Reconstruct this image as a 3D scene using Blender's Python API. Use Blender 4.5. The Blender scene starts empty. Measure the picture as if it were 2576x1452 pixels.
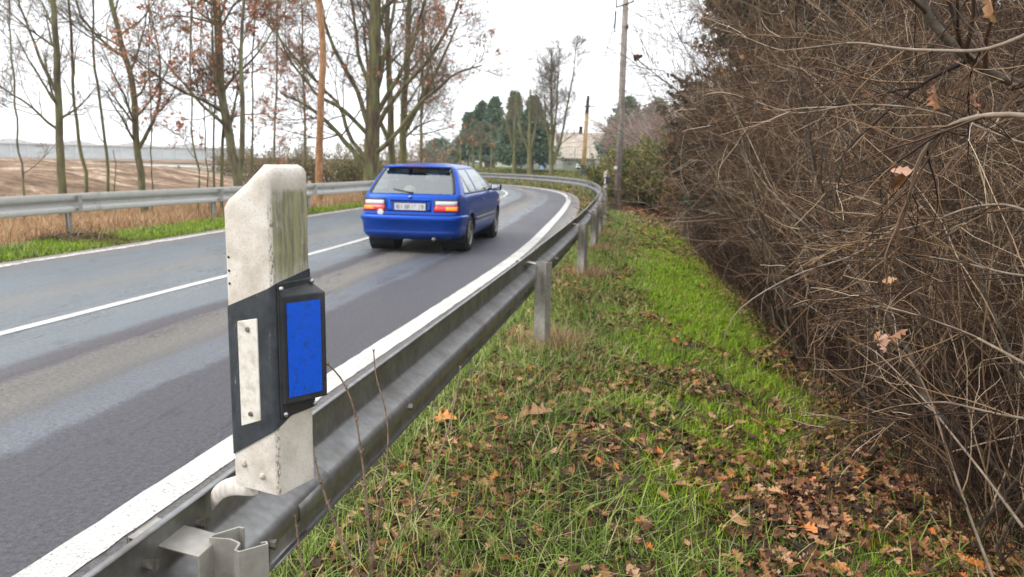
import bpy, math, random
import numpy as np
from mathutils import Vector, Matrix
rad = math.radians
sc = bpy.context.scene
COL = sc.collection

# ------------------------------------------------------------------ camera
EYE = 1.45; PITCH = rad(9.03); ROLL = rad(1.1); FPX = 2000.0
cam = bpy.data.cameras.new('camera'); co = bpy.data.objects.new('camera', cam); COL.objects.link(co)
cam.sensor_width = 36; cam.lens = 36 * FPX / 2576; cam.clip_start = 0.05; cam.clip_end = 5000
co.matrix_world = Matrix.Translation((0, 0, EYE)) @ Matrix.Rotation(math.pi / 2 - PITCH, 4, 'X') @ Matrix.Rotation(ROLL, 4, 'Z')
cam.dof.use_dof = True; cam.dof.focus_distance = 2.0; cam.dof.aperture_fstop = 6.5
sc.camera = co
# ------------------------------------------------------------------ overcast sky
SUN_EL, SUN_ROT = 50, 252
w = bpy.data.worlds.new('World'); sc.world = w; w.use_nodes = True
nt = w.node_tree; nt.nodes.clear()
out = nt.nodes.new('ShaderNodeOutputWorld'); bg = nt.nodes.new('ShaderNodeBackground')
sky = nt.nodes.new('ShaderNodeTexSky'); sky.sky_type = 'NISHITA'; sky.sun_disc = False
sky.sun_elevation = rad(SUN_EL); sky.sun_rotation = rad(SUN_ROT); sky.air_density = 1; sky.dust_density = 4
mx = nt.nodes.new('ShaderNodeMix'); mx.data_type = 'RGBA'
mx.inputs[0].default_value = .86; mx.inputs[7].default_value = (12.0, 12.3, 12.8, 1)      # closed white cloud deck
nt.links.new(sky.outputs[0], mx.inputs[6]); nt.links.new(mx.outputs[2], bg.inputs[0])
bg.inputs[1].default_value = 0.118; nt.links.new(bg.outputs[0], out.inputs[0])
sl = bpy.data.lights.new('sun', 'SUN'); sl.energy = 1.5; sl.angle = rad(40); sl.color = (1, .96, .9)
so = bpy.data.objects.new('sun', sl); COL.objects.link(so)
_d = Vector((math.sin(rad(SUN_ROT)) * math.cos(rad(SUN_EL)), math.cos(rad(SUN_ROT)) * math.cos(rad(SUN_EL)), math.sin(rad(SUN_EL))))
so.rotation_euler = _d.to_track_quat('Z', 'Y').to_euler()
vs = sc.view_settings; vs.view_transform = 'Standard'; vs.look = 'None'; vs.gamma = 1; vs.use_curve_mapping = False
vs.exposure = 0.5
sc.render.resolution_x = 1024; sc.render.resolution_y = 577
sc.cycles.max_bounces = 8; sc.cycles.diffuse_bounces = 3; sc.cycles.transparent_max_bounces = 8

# ------------------------------------------------------------------ helpers
def ray(px, py):
    u = (px - 1288) / FPX; v = -(py - 726) / FPX
    c, s = math.cos(ROLL), math.sin(ROLL)
    x = u * c - v * s; y = u * s + v * c
    return np.array([x, math.cos(PITCH) + y * math.sin(PITCH), y * math.cos(PITCH) - math.sin(PITCH)])
def P(px, py, d):                       # a sight line of the survey, taken at a distance d ahead
    r = ray(px, py); t = d / r[1]
    return np.array([r[0] * t, d, EYE + r[2] * t])

def tag(o, label=None, cat=None, group=None, kind=None):
    if label: o['label'] = label
    if cat: o['category'] = cat
    if group: o['group'] = group
    if kind: o['kind'] = kind
    return o
def empty(name, loc=(0, 0, 0), label=None, cat=None, group=None, rotz=0):
    o = bpy.data.objects.new(name, None); COL.objects.link(o); o.location = loc; o.rotation_euler = (0, 0, rotz)
    o.empty_display_size = .1
    return tag(o, label, cat, group)
def mesh_np(name, V, faces, mat, parent=None, smooth=False, uv=None, mats=None, midx=None):
    """V (n,3); faces: list of int arrays (m,k)"""
    V = np.asarray(V, dtype=np.float32)
    me = bpy.data.meshes.new(name)
    faces = [np.asarray(f, dtype=np.int32) for f in faces if len(f)]
    me.vertices.add(len(V)); me.vertices.foreach_set('co', V.ravel())
    nl = sum(f.size for f in faces); nf = sum(len(f) for f in faces)
    me.loops.add(nl); me.polygons.add(nf)
    li = np.concatenate([f.ravel() for f in faces]); me.loops.foreach_set('vertex_index', li)
    tot = np.concatenate([np.full(len(f), f.shape[1], dtype=np.int32) for f in faces])
    st = np.concatenate([[0], np.cumsum(tot)[:-1]]).astype(np.int32)
    me.polygons.foreach_set('loop_start', st); me.polygons.foreach_set('loop_total', tot)
    if smooth: me.polygons.foreach_set('use_smooth', np.ones(nf, dtype=bool))
    if uv is not None:
        l = me.uv_layers.new(name='UVMap'); l.data.foreach_set('uv', np.asarray(uv, dtype=np.float32)[li].ravel())
    me.update(calc_edges=True)
    for m in (mats or [mat]): me.materials.append(m)
    if midx is not None: me.polygons.foreach_set('material_index', np.asarray(midx, dtype=np.int32))
    o = bpy.data.objects.new(name, me); COL.objects.link(o)
    if parent: o.parent = parent
    return o

class MB:
    """collects faces into one mesh"""
    def __init__(s): s.v = []; s.f = []
    def poly(s, pts):
        n = len(s.v); s.v += [tuple(p) for p in pts]; s.f.append(list(range(n, n + len(pts)))); return s
    def add(s, V, F):
        n = len(s.v); s.v += [tuple(p) for p in V]; s.f += [[i + n for i in f] for f in F]; return s
    def box(s, c, d, M=None):
        x, y, z = [k / 2 for k in d]
        V = [(i * x, j * y, k * z) for i in (-1, 1) for j in (-1, 1) for k in (-1, 1)]
        if M is not None: V = [tuple(M @ Vector(p)) for p in V]
        V = [(p[0] + c[0], p[1] + c[1], p[2] + c[2]) for p in V]
        return s.add(V, [[0, 1, 3, 2], [4, 6, 7, 5], [0, 4, 5, 1], [2, 3, 7, 6], [0, 2, 6, 4], [1, 5, 7, 3]])
    def cyl(s, a, b, r0, r1=None, n=12, cap=True):
        a = Vector(a); b = Vector(b); r1 = r0 if r1 is None else r1
        q = (b - a).to_track_quat('Z', 'Y'); V = []
        for c, r in ((a, r0), (b, r1)):
            for i in range(n):
                t = 2 * math.pi * i / n; V.append(tuple(c + q @ Vector((r * math.cos(t), r * math.sin(t), 0))))
        F = [[i, (i + 1) % n, n + (i + 1) % n, n + i] for i in range(n)]
        if cap: F += [list(range(n))[::-1], list(range(n, 2 * n))]
        return s.add(V, F)
    def sphere(s, c, r, n=10, m=6, zs=1):
        V = []; F = []
        for j in range(m + 1):
            p = math.pi * j / m
            for i in range(n):
                t = 2 * math.pi * i / n
                V.append((c[0] + r * math.sin(p) * math.cos(t), c[1] + r * math.sin(p) * math.sin(t), c[2] + zs * r * math.cos(p)))
        for j in range(m):
            for i in range(n): F.append([j * n + i, (j + 1) * n + i, (j + 1) * n + (i + 1) % n, j * n + (i + 1) % n])
        return s.add(V, F)
    def lathe(s, prof, n=40, M=None):
        """prof [(r,h)] about local Z"""
        V = []; F = []; m = len(prof)
        for i in range(n):
            t = 2 * math.pi * i / n
            for r, h in prof: V.append((r * math.cos(t), r * math.sin(t), h))
        for i in range(n):
            for j in range(m - 1): F.append([i * m + j, ((i + 1) % n) * m + j, ((i + 1) % n) * m + j + 1, i * m + j + 1])
        if M is not None: V = [tuple(M @ Vector(p)) for p in V]
        return s.add(V, F)
    def build(s, name, mat, parent=None, smooth=False, bevel=0, seg=2, weld=False, solid=0, ang=40):
        me = bpy.data.meshes.new(name); me.from_pydata(s.v, [], s.f); me.materials.append(mat)
        if smooth: me.polygons.foreach_set('use_smooth', [True] * len(me.polygons))
        me.update(); o = bpy.data.objects.new(name, me); COL.objects.link(o)
        if parent: o.parent = parent
        if weld: o.modifiers.new('weld', 'WELD').merge_threshold = .0004
        if solid: m = o.modifiers.new('solid', 'SOLIDIFY'); m.thickness = solid; m.offset = 0
        if bevel:
            b = o.modifiers.new('bevel', 'BEVEL'); b.width = bevel; b.segments = seg; b.limit_method = 'ANGLE'; b.angle_limit = rad(ang)
        return o

def tubes(groups, sides=3):
    """groups: list of (P (M,N,3), R (M,N)) -> V, F"""
    VV = []; FF = []; base = 0
    for Pp, Rr in groups:
        if len(Pp) == 0: continue
        Pp = np.asarray(Pp, float); Rr = np.asarray(Rr, float); M, N, _ = Pp.shape
        T = np.gradient(Pp, axis=1); T /= np.linalg.norm(T, axis=2, keepdims=True) + 1e-9
        mean = T.mean(1); ref = np.where(np.abs(mean[:, 2:3]) > .8, np.array([[1., 0, 0]]), np.array([[0, 0, 1.]]))
        A = np.cross(T, ref[:, None, :]); A /= np.linalg.norm(A, axis=2, keepdims=True) + 1e-9
        B = np.cross(T, A)
        th = np.arange(sides) * 2 * math.pi / sides
        ring = Pp[:, :, None, :] + Rr[:, :, None, None] * (A[:, :, None, :] * np.cos(th)[None, None, :, None] + B[:, :, None, :] * np.sin(th)[None, None, :, None])
        VV.append(ring.reshape(-1, 3))
        i = np.arange(M)[:, None, None] * N * sides + np.arange(N - 1)[None, :, None] * sides
        k = np.arange(sides)[None, None, :]; k2 = (k + 1) % sides
        FF.append(np.stack([i + k, i + k2, i + sides + k2, i + sides + k], -1).reshape(-1, 4) + base)
        base += M * N * sides
    return np.concatenate(VV), np.concatenate(FF)
def tube_obj(name, groups, mat, parent=None, sides=3):
    V, F = tubes(groups, sides); return mesh_np(name, V, [F], mat, parent, smooth=True)

def unit(a): return a / (np.linalg.norm(a, axis=-1, keepdims=True) + 1e-9)
def march(rng, p0, d0, L, nseg, wander, grav, r0, r1):
    M = len(p0); pts = [p0]; d = unit(d0); st = (L / nseg)[:, None]
    for i in range(nseg):
        d = unit(d + rng.normal(0, wander, (M, 3)) + np.array([0, 0, grav])); pts.append(pts[-1] + d * st)
    t = np.linspace(0, 1, nseg + 1)[None, :]
    return np.stack(pts, 1), r0[:, None] * (1 - t) + r1[:, None] * t
def branch(rng, Pp, Rr, K, t0, t1, ang, L, nseg=4, wander=.1, grav=0., rf=.5, tip=.35, bias=None, lshape=.5, minr=.0012):
    """K children on every parent path. lshape: how much shorter children get to the tip"""
    M, N, _ = Pp.shape
    idx = np.repeat(np.arange(M), K); t = rng.uniform(t0, t1, len(idx))
    f = t * (N - 1); i = np.minimum(f.astype(int), N - 2); a = (f - i)[:, None]
    pos = Pp[idx, i] * (1 - a) + Pp[idx, i + 1] * a
    r = Rr[idx, i] * (1 - a[:, 0]) + Rr[idx, i + 1] * a[:, 0]
    T = unit(Pp[idx, i + 1] - Pp[idx, i])
    side = unit(np.cross(T, unit(rng.normal(0, 1, (len(idx), 3)))))
    if bias is not None: side = unit(side + np.asarray(bias))
    an = rng.normal(ang, .18, len(idx))[:, None]
    d = T * np.cos(an) + side * np.sin(an)
    Ls = L * rng.uniform(.55, 1.25, len(idx)) * (1 - lshape * t)
    r0 = np.maximum(r * rf, minr)
    return march(rng, pos, d, Ls, nseg, wander, grav, r0, np.maximum(r0 * tip, minr * .7))
def sample(rng, Pp, n, t0=.1):
    idx = rng.integers(0, len(Pp), n); N = Pp.shape[1]
    f = rng.uniform(t0, 1, n) * (N - 1) * .999; i = f.astype(int); a = (f - i)[:, None]
    return Pp[idx, i] * (1 - a) + Pp[idx, i + 1] * a, unit(Pp[idx, i + 1] - Pp[idx, i])

def rots(rng, n, tilt=None):
    """random orthonormal frames (n,3,3); tilt limits the normal's lean from up"""
    if tilt is None: nz = unit(rng.normal(0, 1, (n, 3)))
    else: nz = unit(np.stack([rng.normal(0, tilt, n), rng.normal(0, tilt, n), np.ones(n)], 1))
    x = unit(np.cross(nz, unit(rng.normal(0, 1, (n, 3))))); y = np.cross(nz, x)
    return np.stack([x, y, nz], 1)
def leafquads(rng, pos, size, lw=.6, tilt=None):
    n = len(pos); R = rots(rng, n, tilt); s = (size * rng.uniform(.6, 1.3, n))[:, None]
    a = R[:, 0] * s; b = R[:, 1] * s * lw
    V = np.stack([pos - a, pos - b + a * .1, pos + a, pos + b + a * .1], 1).reshape(-1, 3)
    return V, np.arange(4 * n).reshape(-1, 4)
_half = [(0, -.02), (.10, .04), (.07, .16), (.24, .22), (.13, .34), (.32, .46), (.17, .56), (.30, .70), (.15, .78), (.13, .92), (0, 1.0)]
LEAF = _half + [(-x, y) for x, y in _half[-2:0:-1]]
def lobed(rng, pos, size, tilt=.35, curl=.35):
    """oak-leaf shaped faces with a fold along the rib"""
    n = len(pos); R = rots(rng, n, tilt); s = size * rng.uniform(.5, 1.25, n)
    T = np.array([(x, y - .5) for x, y in LEAF] + [(0, -.25), (0, .25)])
    c = rng.uniform(-.2, 1, n)[:, None] * curl; tw = rng.normal(0, .3, n)[:, None]; b = rng.normal(0, .35, n)[:, None]
    wd = rng.uniform(.7, 1.25, n)[:, None]
    X = T[None, :, 0] * wd; Y = T[None, :, 1] + X * 0; Z = c * np.abs(X) * 1.8 + tw * X * Y * 2 + b * Y * Y + rng.normal(0, .025, (n, len(T)))
    V = pos[:, None] + s[:, None, None] * (R[:, None, 0] * X[..., None] + R[:, None, 1] * Y[..., None] + R[:, None, 2] * Z[..., None])
    m = len(LEAF); lo, hi = m, m + 1; F = []
    for i in range(m):
        j = (i + 1) % m; F.append([i, j, lo if (T[i, 1] + T[j, 1]) < 0 else hi])
    top = [i for i in range(m) if (T[i, 1] + T[(i + 1) % m, 1]) >= 0]; F.append([lo, top[0], hi]); F.append([top[-1] + 1, lo, hi])
    F = np.array(F); k = len(T)
    return V.reshape(-1, 3), (F[None] + np.arange(n)[:, None, None] * k).reshape(-1, 3)

# ------------------------------------------------------------------ materials
def mk(name):
    m = bpy.data.materials.new(name); m.use_nodes = True; nt = m.node_tree
    return m, nt, nt.nodes['Principled BSDF']
def N(nt, t, **k):
    n = nt.nodes.new('ShaderNode' + t)
    for a, b in k.items(): setattr(n, a, b)
    return n
def ramp(nt, fac, stops, interp='LINEAR'):
    r = N(nt, 'ValToRGB'); r.color_ramp.interpolation = interp; e = r.color_ramp.elements
    while len(e) < len(stops): e.new(.5)
    for k, (p, c) in zip(e, stops): k.position = p; k.color = (*c, 1) if len(c) == 3 else c
    if fac is not None: nt.links.new(fac, r.inputs[0])
    return r.outputs[0]
def noise(nt, vec, scale, detail=4, rough=.55, dist=0):
    n = N(nt, 'TexNoise'); n.inputs['Scale'].default_value = scale; n.inputs['Detail'].default_value = detail
    n.inputs['Roughness'].default_value = rough; n.inputs['Distortion'].default_value = dist
    if vec is not None: nt.links.new(vec, n.inputs['Vector'])
    return n.outputs['Fac']
def mapping(nt, vec, scale=(1, 1, 1), loc=(0, 0, 0), rot=(0, 0, 0)):
    m = N(nt, 'Mapping'); m.inputs['Scale'].default_value = scale; m.inputs['Location'].default_value = loc; m.inputs['Rotation'].default_value = rot
    nt.links.new(vec, m.inputs[0]); return m.outputs[0]
def mixc(nt, f, a, b, mode='MIX'):
    m = N(nt, 'Mix'); m.data_type = 'RGBA'; m.blend_type = mode
    for s, v in ((0, f), (6, a), (7, b)):
        if isinstance(v, (int, float)): m.inputs[s].default_value = v
        elif isinstance(v, tuple): m.inputs[s].default_value = (*v, 1)
        else: nt.links.new(v, m.inputs[s])
    return m.outputs[2]
def mth(nt, op, a, b=0., clamp=False):
    m = N(nt, 'Math'); m.operation = op; m.use_clamp = clamp
    for s, v in ((0, a), (1, b)):
        if isinstance(v, (int, float)): m.inputs[s].default_value = v
        else: nt.links.new(v, m.inputs[s])
    return m.outputs[0]
def bump(nt, bs, h, strength=.5, dist=.01):
    b = N(nt, 'Bump'); b.inputs['Strength'].default_value = strength; b.inputs['Distance'].default_value = dist
    nt.links.new(h, b.inputs['Height']); nt.links.new(b.outputs[0], bs.inputs['Normal'])
def simple(name, stops, scale=8, rough=.7, metal=0, bmp=0, bdist=.01, detail=5, sc3=(1, 1, 1), spec=.5, dist=0, coat=0):
    m, nt, bs = mk(name); tc = N(nt, 'TexCoord').outputs['Object']
    v = mapping(nt, tc, sc3); f = noise(nt, v, scale, detail, dist=dist)
    if len(stops) == 1: bs.inputs['Base Color'].default_value = (*stops[0][1], 1)
    else: nt.links.new(ramp(nt, f, stops), bs.inputs['Base Color'])
    bs.inputs['Roughness'].default_value = rough; bs.inputs['Metallic'].default_value = metal
    bs.inputs['Specular IOR Level'].default_value = spec; bs.inputs['Coat Weight'].default_value = coat
    if bmp: bump(nt, bs, noise(nt, v, scale * 4, 6), bmp, bdist)
    return m
def island(name, stops, rough=.7, trans=0, scale=1.5, amount=.35, spec=.3):
    """every blade, leaf or twig gets its own tone of the ramp, shifted by a broad noise"""
    m, nt, bs = mk(name); g = N(nt, 'NewGeometry'); tc = N(nt, 'TexCoord').outputs['Object']
    n = noise(nt, tc, scale, 3)
    f = mth(nt, 'ADD', g.outputs['Random Per Island'], mth(nt, 'MULTIPLY', mth(nt, 'SUBTRACT', n, .5), amount * 4), clamp=True)
    col = ramp(nt, f, stops); nt.links.new(col, bs.inputs['Base Color'])
    bs.inputs['Roughness'].default_value = rough; bs.inputs['Specular IOR Level'].default_value = spec
    if trans:
        t = N(nt, 'BsdfTranslucent'); nt.links.new(col, t.inputs[0]); ms = N(nt, 'MixShader'); ms.inputs[0].default_value = trans
        nt.links.new(bs.outputs[0], ms.inputs[1]); nt.links.new(t.outputs[0], ms.inputs[2])
        nt.links.new(ms.outputs[0], nt.nodes['Material Output'].inputs[0])
    return m

M = {}
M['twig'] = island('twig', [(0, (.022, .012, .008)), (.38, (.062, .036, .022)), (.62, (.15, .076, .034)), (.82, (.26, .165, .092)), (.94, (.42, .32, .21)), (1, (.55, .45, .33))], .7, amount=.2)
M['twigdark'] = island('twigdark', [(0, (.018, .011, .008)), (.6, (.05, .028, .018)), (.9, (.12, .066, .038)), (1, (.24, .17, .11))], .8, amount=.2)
M['palebark'] = simple('palebark', [(.3, (.12, .085, .055)), (.6, (.24, .18, .13)), (.8, (.36, .29, .22))], 25, .6, bmp=.4, bdist=.002)
M['limbbark'] = simple('limbbark', [(.3, (.045, .033, .022)), (.55, (.11, .085, .058)), (.75, (.2, .165, .12))], 18, .75, bmp=.5, bdist=.003)
M['bark'] = simple('bark', [(.3, (.06, .047, .03)), (.48, (.15, .125, .075)), (.58, (.17, .18, .065)), (.75, (.26, .23, .16))], 4, .9, bmp=.8, bdist=.02, sc3=(2, 2, .5))
M['oakbark'] = simple('oakbark', [(.3, (.045, .035, .022)), (.46, (.12, .085, .052)), (.56, (.15, .16, .05)), (.72, (.22, .19, .12))], 2.5, .9, bmp=1, bdist=.04, sc3=(2.5, 2.5, .5))
M['mossbark'] = simple('mossbark', [(.3, (.06, .055, .02)), (.5, (.15, .15, .05)), (.7, (.24, .2, .12))], 4, .9, bmp=.8, bdist=.02, sc3=(2, 2, .5))
M['pinebark'] = simple('pinebark', [(.3, (.16, .075, .03)), (.5, (.34, .17, .075)), (.7, (.42, .25, .13))], 5, .85, bmp=.6, bdist=.012, sc3=(1.5, 1.5, .8))
M['treetwig'] = island('treetwig', [(0, (.09, .065, .045)), (.6, (.17, .13, .08)), (1, (.28, .22, .15))], .85, amount=.2)
M['oakleaf'] = island('oakleaf', [(0, (.32, .11, .055)), (.5, (.58, .25, .13)), (1, (.7, .38, .23))], .6, .45)
M['litter'] = island('litter', [(0, (.025, .013, .010)), (.38, (.08, .034, .02)), (.6, (.22, .09, .038)), (.82, (.38, .18, .08)), (.95, (.56, .34, .2)), (1, (.6, .18, .04))], .6, .12, amount=.12)
M['greengrass'] = island('greengrass', [(0, (.07, .12, .008)), (.35, (.21, .35, .010)), (.7, (.37, .56, .014)), (.93, (.48, .64, .04)), (1, (.6, .52, .2))], .5, .3, 1.2, .12)
M['olivegrass'] = island('olivegrass', [(0, (.05, .08, .014)), (.35, (.14, .23, .03)), (.65, (.26, .38, .055)), (.85, (.42, .44, .15)), (1, (.6, .5, .28))], .55, .25, 1.2, .12)
M['shortgrass'] = island('shortgrass', [(0, (.05, .1, .012)), (.4, (.15, .26, .02)), (.75, (.28, .42, .04)), (1, (.5, .5, .15))], .5, .3, 1.2, .15)
M['straw'] = island('straw', [(0, (.22, .12, .06)), (.4, (.42, .26, .13)), (.8, (.58, .4, .23)), (1, (.68, .52, .34))], .7, .2, .5, .2)
M['spruce'] = island('spruce', [(0, (.012, .03, .018)), (.5, (.028, .06, .032)), (.85, (.05, .085, .045)), (1, (.1, .08, .045))], .7, .15, .5, .3)
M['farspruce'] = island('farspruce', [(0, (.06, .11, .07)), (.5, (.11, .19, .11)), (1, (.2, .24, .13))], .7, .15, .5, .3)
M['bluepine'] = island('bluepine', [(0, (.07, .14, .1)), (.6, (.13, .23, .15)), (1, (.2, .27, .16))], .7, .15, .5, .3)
M['deadneedle'] = island('deadneedle', [(0, (.06, .03, .018)), (.5, (.15, .07, .035)), (1, (.27, .14, .07))], .8, .15, .7, .3)
M['needle'] = island('needle', [(0, (.015, .022, .014)), (.5, (.035, .05, .028)), (.8, (.06, .06, .035)), (1, (.13, .08, .045))], .7, .15, .6, .35)
M['evergreen'] = island('evergreen', [(0, (.035, .06, .015)), (.4, (.1, .15, .03)), (.75, (.26, .28, .055)), (.95, (.42, .36, .09)), (1, (.4, .14, .07))], .5, .2, .8, .3)
M['redtwig'] = island('redtwig', [(0, (.2, .155, .13)), (.5, (.34, .27, .235)), (1, (.5, .43, .38))], .8, 0, .5, .2)
M['pinkleaf'] = island('pinkleaf', [(0, (.3, .06, .06)), (1, (.55, .2, .17))], .6, .3)
M['seed'] = island('seed', [(0, (.03, .02, .014)), (1, (.13, .08, .05))], .7)
M['bushleaf'] = island('bushleaf', [(0, (.16, .15, .07)), (.5, (.32, .28, .13)), (1, (.46, .33, .17))], .7, .2, .5, .3)

# galvanised steel
def steel(name, a, b, rough=.42, metal=.75, stain=.5):
    m, nt, bs = mk(name); tc = N(nt, 'TexCoord').outputs['Object']
    v = N(nt, 'TexVoronoi'); v.inputs['Scale'].default_value = 38; nt.links.new(tc, v.inputs['Vector'])
    n = noise(nt, tc, 6, 6, .65)
    base = mixc(nt, mth(nt, 'MULTIPLY', v.outputs['Distance'], 1.2, True), a, b)
    st = ramp(nt, n, [(.42, (0, 0, 0)), (.7, (1, 1, 1))])
    col = mixc(nt, mth(nt, 'MULTIPLY', st, stain), base, (.13, .105, .085))
    sp = ramp(nt, noise(nt, tc, 160, 2), [(.7, (0, 0, 0)), (.76, (1, 1, 1))])
    col = mixc(nt, mth(nt, 'MULTIPLY', sp, .5), col, (.09, .06, .04))
    nt.links.new(col, bs.inputs['Base Color']); bs.inputs['Metallic'].default_value = metal
    nt.links.new(mth(nt, 'ADD', mth(nt, 'MULTIPLY', n, .3), rough - .12), bs.inputs['Roughness'])
    bump(nt, bs, noise(nt, tc, 60, 4), .12, .002); return m
M['steel'] = steel('steel', (.36, .36, .35), (.27, .275, .275), metal=.85, stain=.6)
M['poststeel'] = steel('poststeel', (.5, .47, .42), (.4, .38, .34), .5, .5, .6)
M['palesteel'] = steel('palesteel', (.56, .55, .51), (.48, .47, .44), .5, .15, .12)
M['bolt'] = simple('bolt', [(.4, (.16, .14, .12)), (.7, (.34, .31, .27))], 60, .5, .7)
M['screw'] = simple('screw', [(.4, (.35, .34, .33)), (.7, (.55, .54, .52))], 60, .35, .9)
M['rubber'] = simple('rubber', [(0, (.012, .012, .013))], rough=.75)
M['blackplastic'] = simple('blackplastic', [(.35, (.014, .015, .017)), (.7, (.035, .036, .038))], 20, .5, bmp=.15, bdist=.002)
M['drain'] = simple('drain', [(0, (.02, .018, .016))], rough=.8)

# ------------------------------------------------------------------ road layout (surveyed lines)
def smooth_line(pts, step=.4):
    p = np.array(pts, float); n = len(p)
    t = np.concatenate([[0], np.cumsum(np.linalg.norm(np.diff(p, axis=0), axis=1))])
    m = np.gradient(p, t, axis=0); out = []
    for i in range(n - 1):
        h = t[i + 1] - t[i]; k = max(2, int(h / .1)); u = np.linspace(0, 1, k, endpoint=False)[:, None]
        out.append((2 * u**3 - 3 * u**2 + 1) * p[i] + (u**3 - 2 * u**2 + u) * h * m[i] + (-2 * u**3 + 3 * u**2) * p[i + 1] + (u**3 - u**2) * h * m[i + 1])
    q = np.concatenate(out + [p[-1:]])
    s = np.concatenate([[0], np.cumsum(np.linalg.norm(np.diff(q, axis=0), axis=1))])
    g = np.arange(0, s[-1], step); return np.stack([np.interp(g, s, q[:, k]) for k in range(q.shape[1])], 1)
EDGE = smooth_line([(-3.1, -6), (-2.05, 0), (-1.62, 2.56), (-1.14, 5.38), (-.73, 7.69), (-.03, 11.81), (.95, 19.6), (1.75, 27), (2.25, 33.1), (2.3, 38.7), (1.7, 43.8), (.3, 49), (-2.5, 54.5), (-7, 59.5), (-14, 65), (-26, 71), (-50, 79), (-80, 87)])
RAIL = smooth_line([(-2.0, -6), (-.93, 0), (-.70, 1.24), (-.585, 1.94), (-.42, 2.9), (.12, 6.1), (.73, 9.86), (1.17, 12.78), (1.53, 15.32), (2.0, 18.84), (2.45, 22.7), (2.88, 27.4), (3.28, 33), (3.33, 39), (2.7, 44.8), (1.2, 50.4), (-1.7, 56), (-6.3, 61.2), (-13.5, 66.8), (-25.6, 72.6), (-49.6, 80.4), (-79, 88)], .2)
RAILL = smooth_line([(-11.2, -6), (-9.9, 2), (-8.6, 8), (-8.0, 11.3), (-7.5, 14.4), (-6.6, 18.0), (-5.65, 21.4), (-4.85, 25), (-4.25, 29), (-3.9, 34), (-4.0, 39), (-5.2, 44), (-8.2, 49), (-13, 54), (-20, 59), (-32, 65), (-55, 73), (-82, 81)], .2)
def sdist(L, x, y):
    """signed distance to a line of points, positive on its right-hand side"""
    L = L[::2] if len(L) > 300 else L
    A = L[:-1]; D = L[1:] - A; q = np.stack([x.ravel(), y.ravel()], 1); best = np.full(len(q), 1e9); sg = np.ones(len(q)); par = np.zeros(len(q))
    for i in range(len(A)):
        r = q - A[i]; l2 = D[i] @ D[i]; t = np.clip(r @ D[i] / l2, 0, 1); e = r - t[:, None] * D[i]; d = np.hypot(e[:, 0], e[:, 1])
        k = d < best; best[k] = d[k]; sg[k] = np.sign(D[i][1] * r[k, 0] - D[i][0] * r[k, 1]); 
    return (best * sg).reshape(x.shape)
def laneW(y): return np.interp(y, [0, 20, 30, 45], [3.12, 3.05, 2.75, 2.6])
def off(L, d):
    T = unit(np.gradient(L, axis=0)); Nn = np.stack([T[:, 1], -T[:, 0]], 1)
    return L + Nn * (d[:, None] if isinstance(d, np.ndarray) else d)
def sm(x, a, b): t = np.clip((x - a) / (b - a), 0, 1); return t * t * (3 - 2 * t)
def vnoise(x, y, seed=0):
    h = 0
    for k, (f, a) in enumerate(((.31, 1), (.73, .5), (1.7, .25), (3.9, .12), (9.1, .06))):
        h = h + a * np.sin(f * x * 1.3 + seed + k * 1.7 + 1.5 * np.sin(f * y + k)) * np.cos(f * y * 1.1 + seed * 2 + k * 2.3 + 1.3 * np.sin(f * x * .8 + k))
    return h
EL = off(EDGE, -2 * laneW(EDGE[:, 1]))
def zones(x, y):
    e = sdist(EDGE, x, y); s = sdist(RAIL, x, y); l = -sdist(RAILL, x, y); el = -sdist(EL, x, y)
    return e, s, l, el
def height(x, y, Z=None):
    e, s, l, el = Z if Z is not None else zones(x, y)
    far = sm(y, 30, 44)
    n = vnoise(x * 2, y * 2, 3)
    right = .03 * sm(s, -.9, 0) + (1 - far) * (-.33 * sm(s, .25, 2.6) - .1 * sm(s, 2.6, 5)) + far * .8 * sm(s, 1.2, 10) + n * .018 * sm(s, -.4, 1)
    left = .02 * sm(l, -1.2, 0) - .2 * sm(l, 0, 2.5) + (1.05 + .22 * vnoise(x * .6, y * .6, 1)) * sm(l, 4, 15) * (.35 + .65 * sm(-x, 6, 14)) - 2.2 * sm(l, 24, 60) * sm(-x, 6, 14) + n * .02 * sm(l, -.2, 1)
    left = left + .05 * vnoise(x * 3, y * 3, 5) * sm(l, 5, 9)
    inside = (e < .42) & (el < .42)
    z = np.where(s > -.9, right, 0) + np.where(l > -1.6, left, 0)
    z = z - .035 * (1 - sm(np.maximum(e, el), .3, .55))
    z = np.where((np.abs(x) > 60) | (y > 130), z * np.exp(-np.maximum(np.abs(x) - 60, 0) / 60) * 1.0, z)
    return z
def hz(x, y): return float(height(np.array([[float(x)]]), np.array([[float(y)]]))[0, 0])

# terrain, one sheet to the horizon
gx = np.concatenate([-np.geomspace(1500, 34, 16), np.arange(-30, -2, .5), np.arange(-2, 6, .1), np.arange(6, 32, .6), np.geomspace(34, 1500, 16)])
gy = np.concatenate([[-300, -100, -40, -20, -10, -6, -3], np.arange(-1, 13, .1), np.arange(13, 32, .3), np.arange(32, 110, .8), np.geomspace(112, 2500, 22)])
GX, GY = np.meshgrid(gx, gy); ZN = zones(GX, GY); GZ = height(GX, GY, ZN)
nx, ny = len(gx), len(gy); ii = (np.arange(ny - 1)[:, None] * nx + np.arange(nx - 1)[None]).ravel()
m, nt, bs = mk('ground'); tc = N(nt, 'TexCoord').outputs['Object']
at_ = N(nt, 'VertexColor'); at_.layer_name = 'zone'; sp = N(nt, 'SeparateColor'); nt.links.new(at_.outputs[0], sp.inputs[0])
soil = ramp(nt, noise(nt, tc, 9, 8, .7), [(.35, (.022, .015, .01)), (.5, (.055, .036, .022)), (.65, (.12, .075, .04))])
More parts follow.
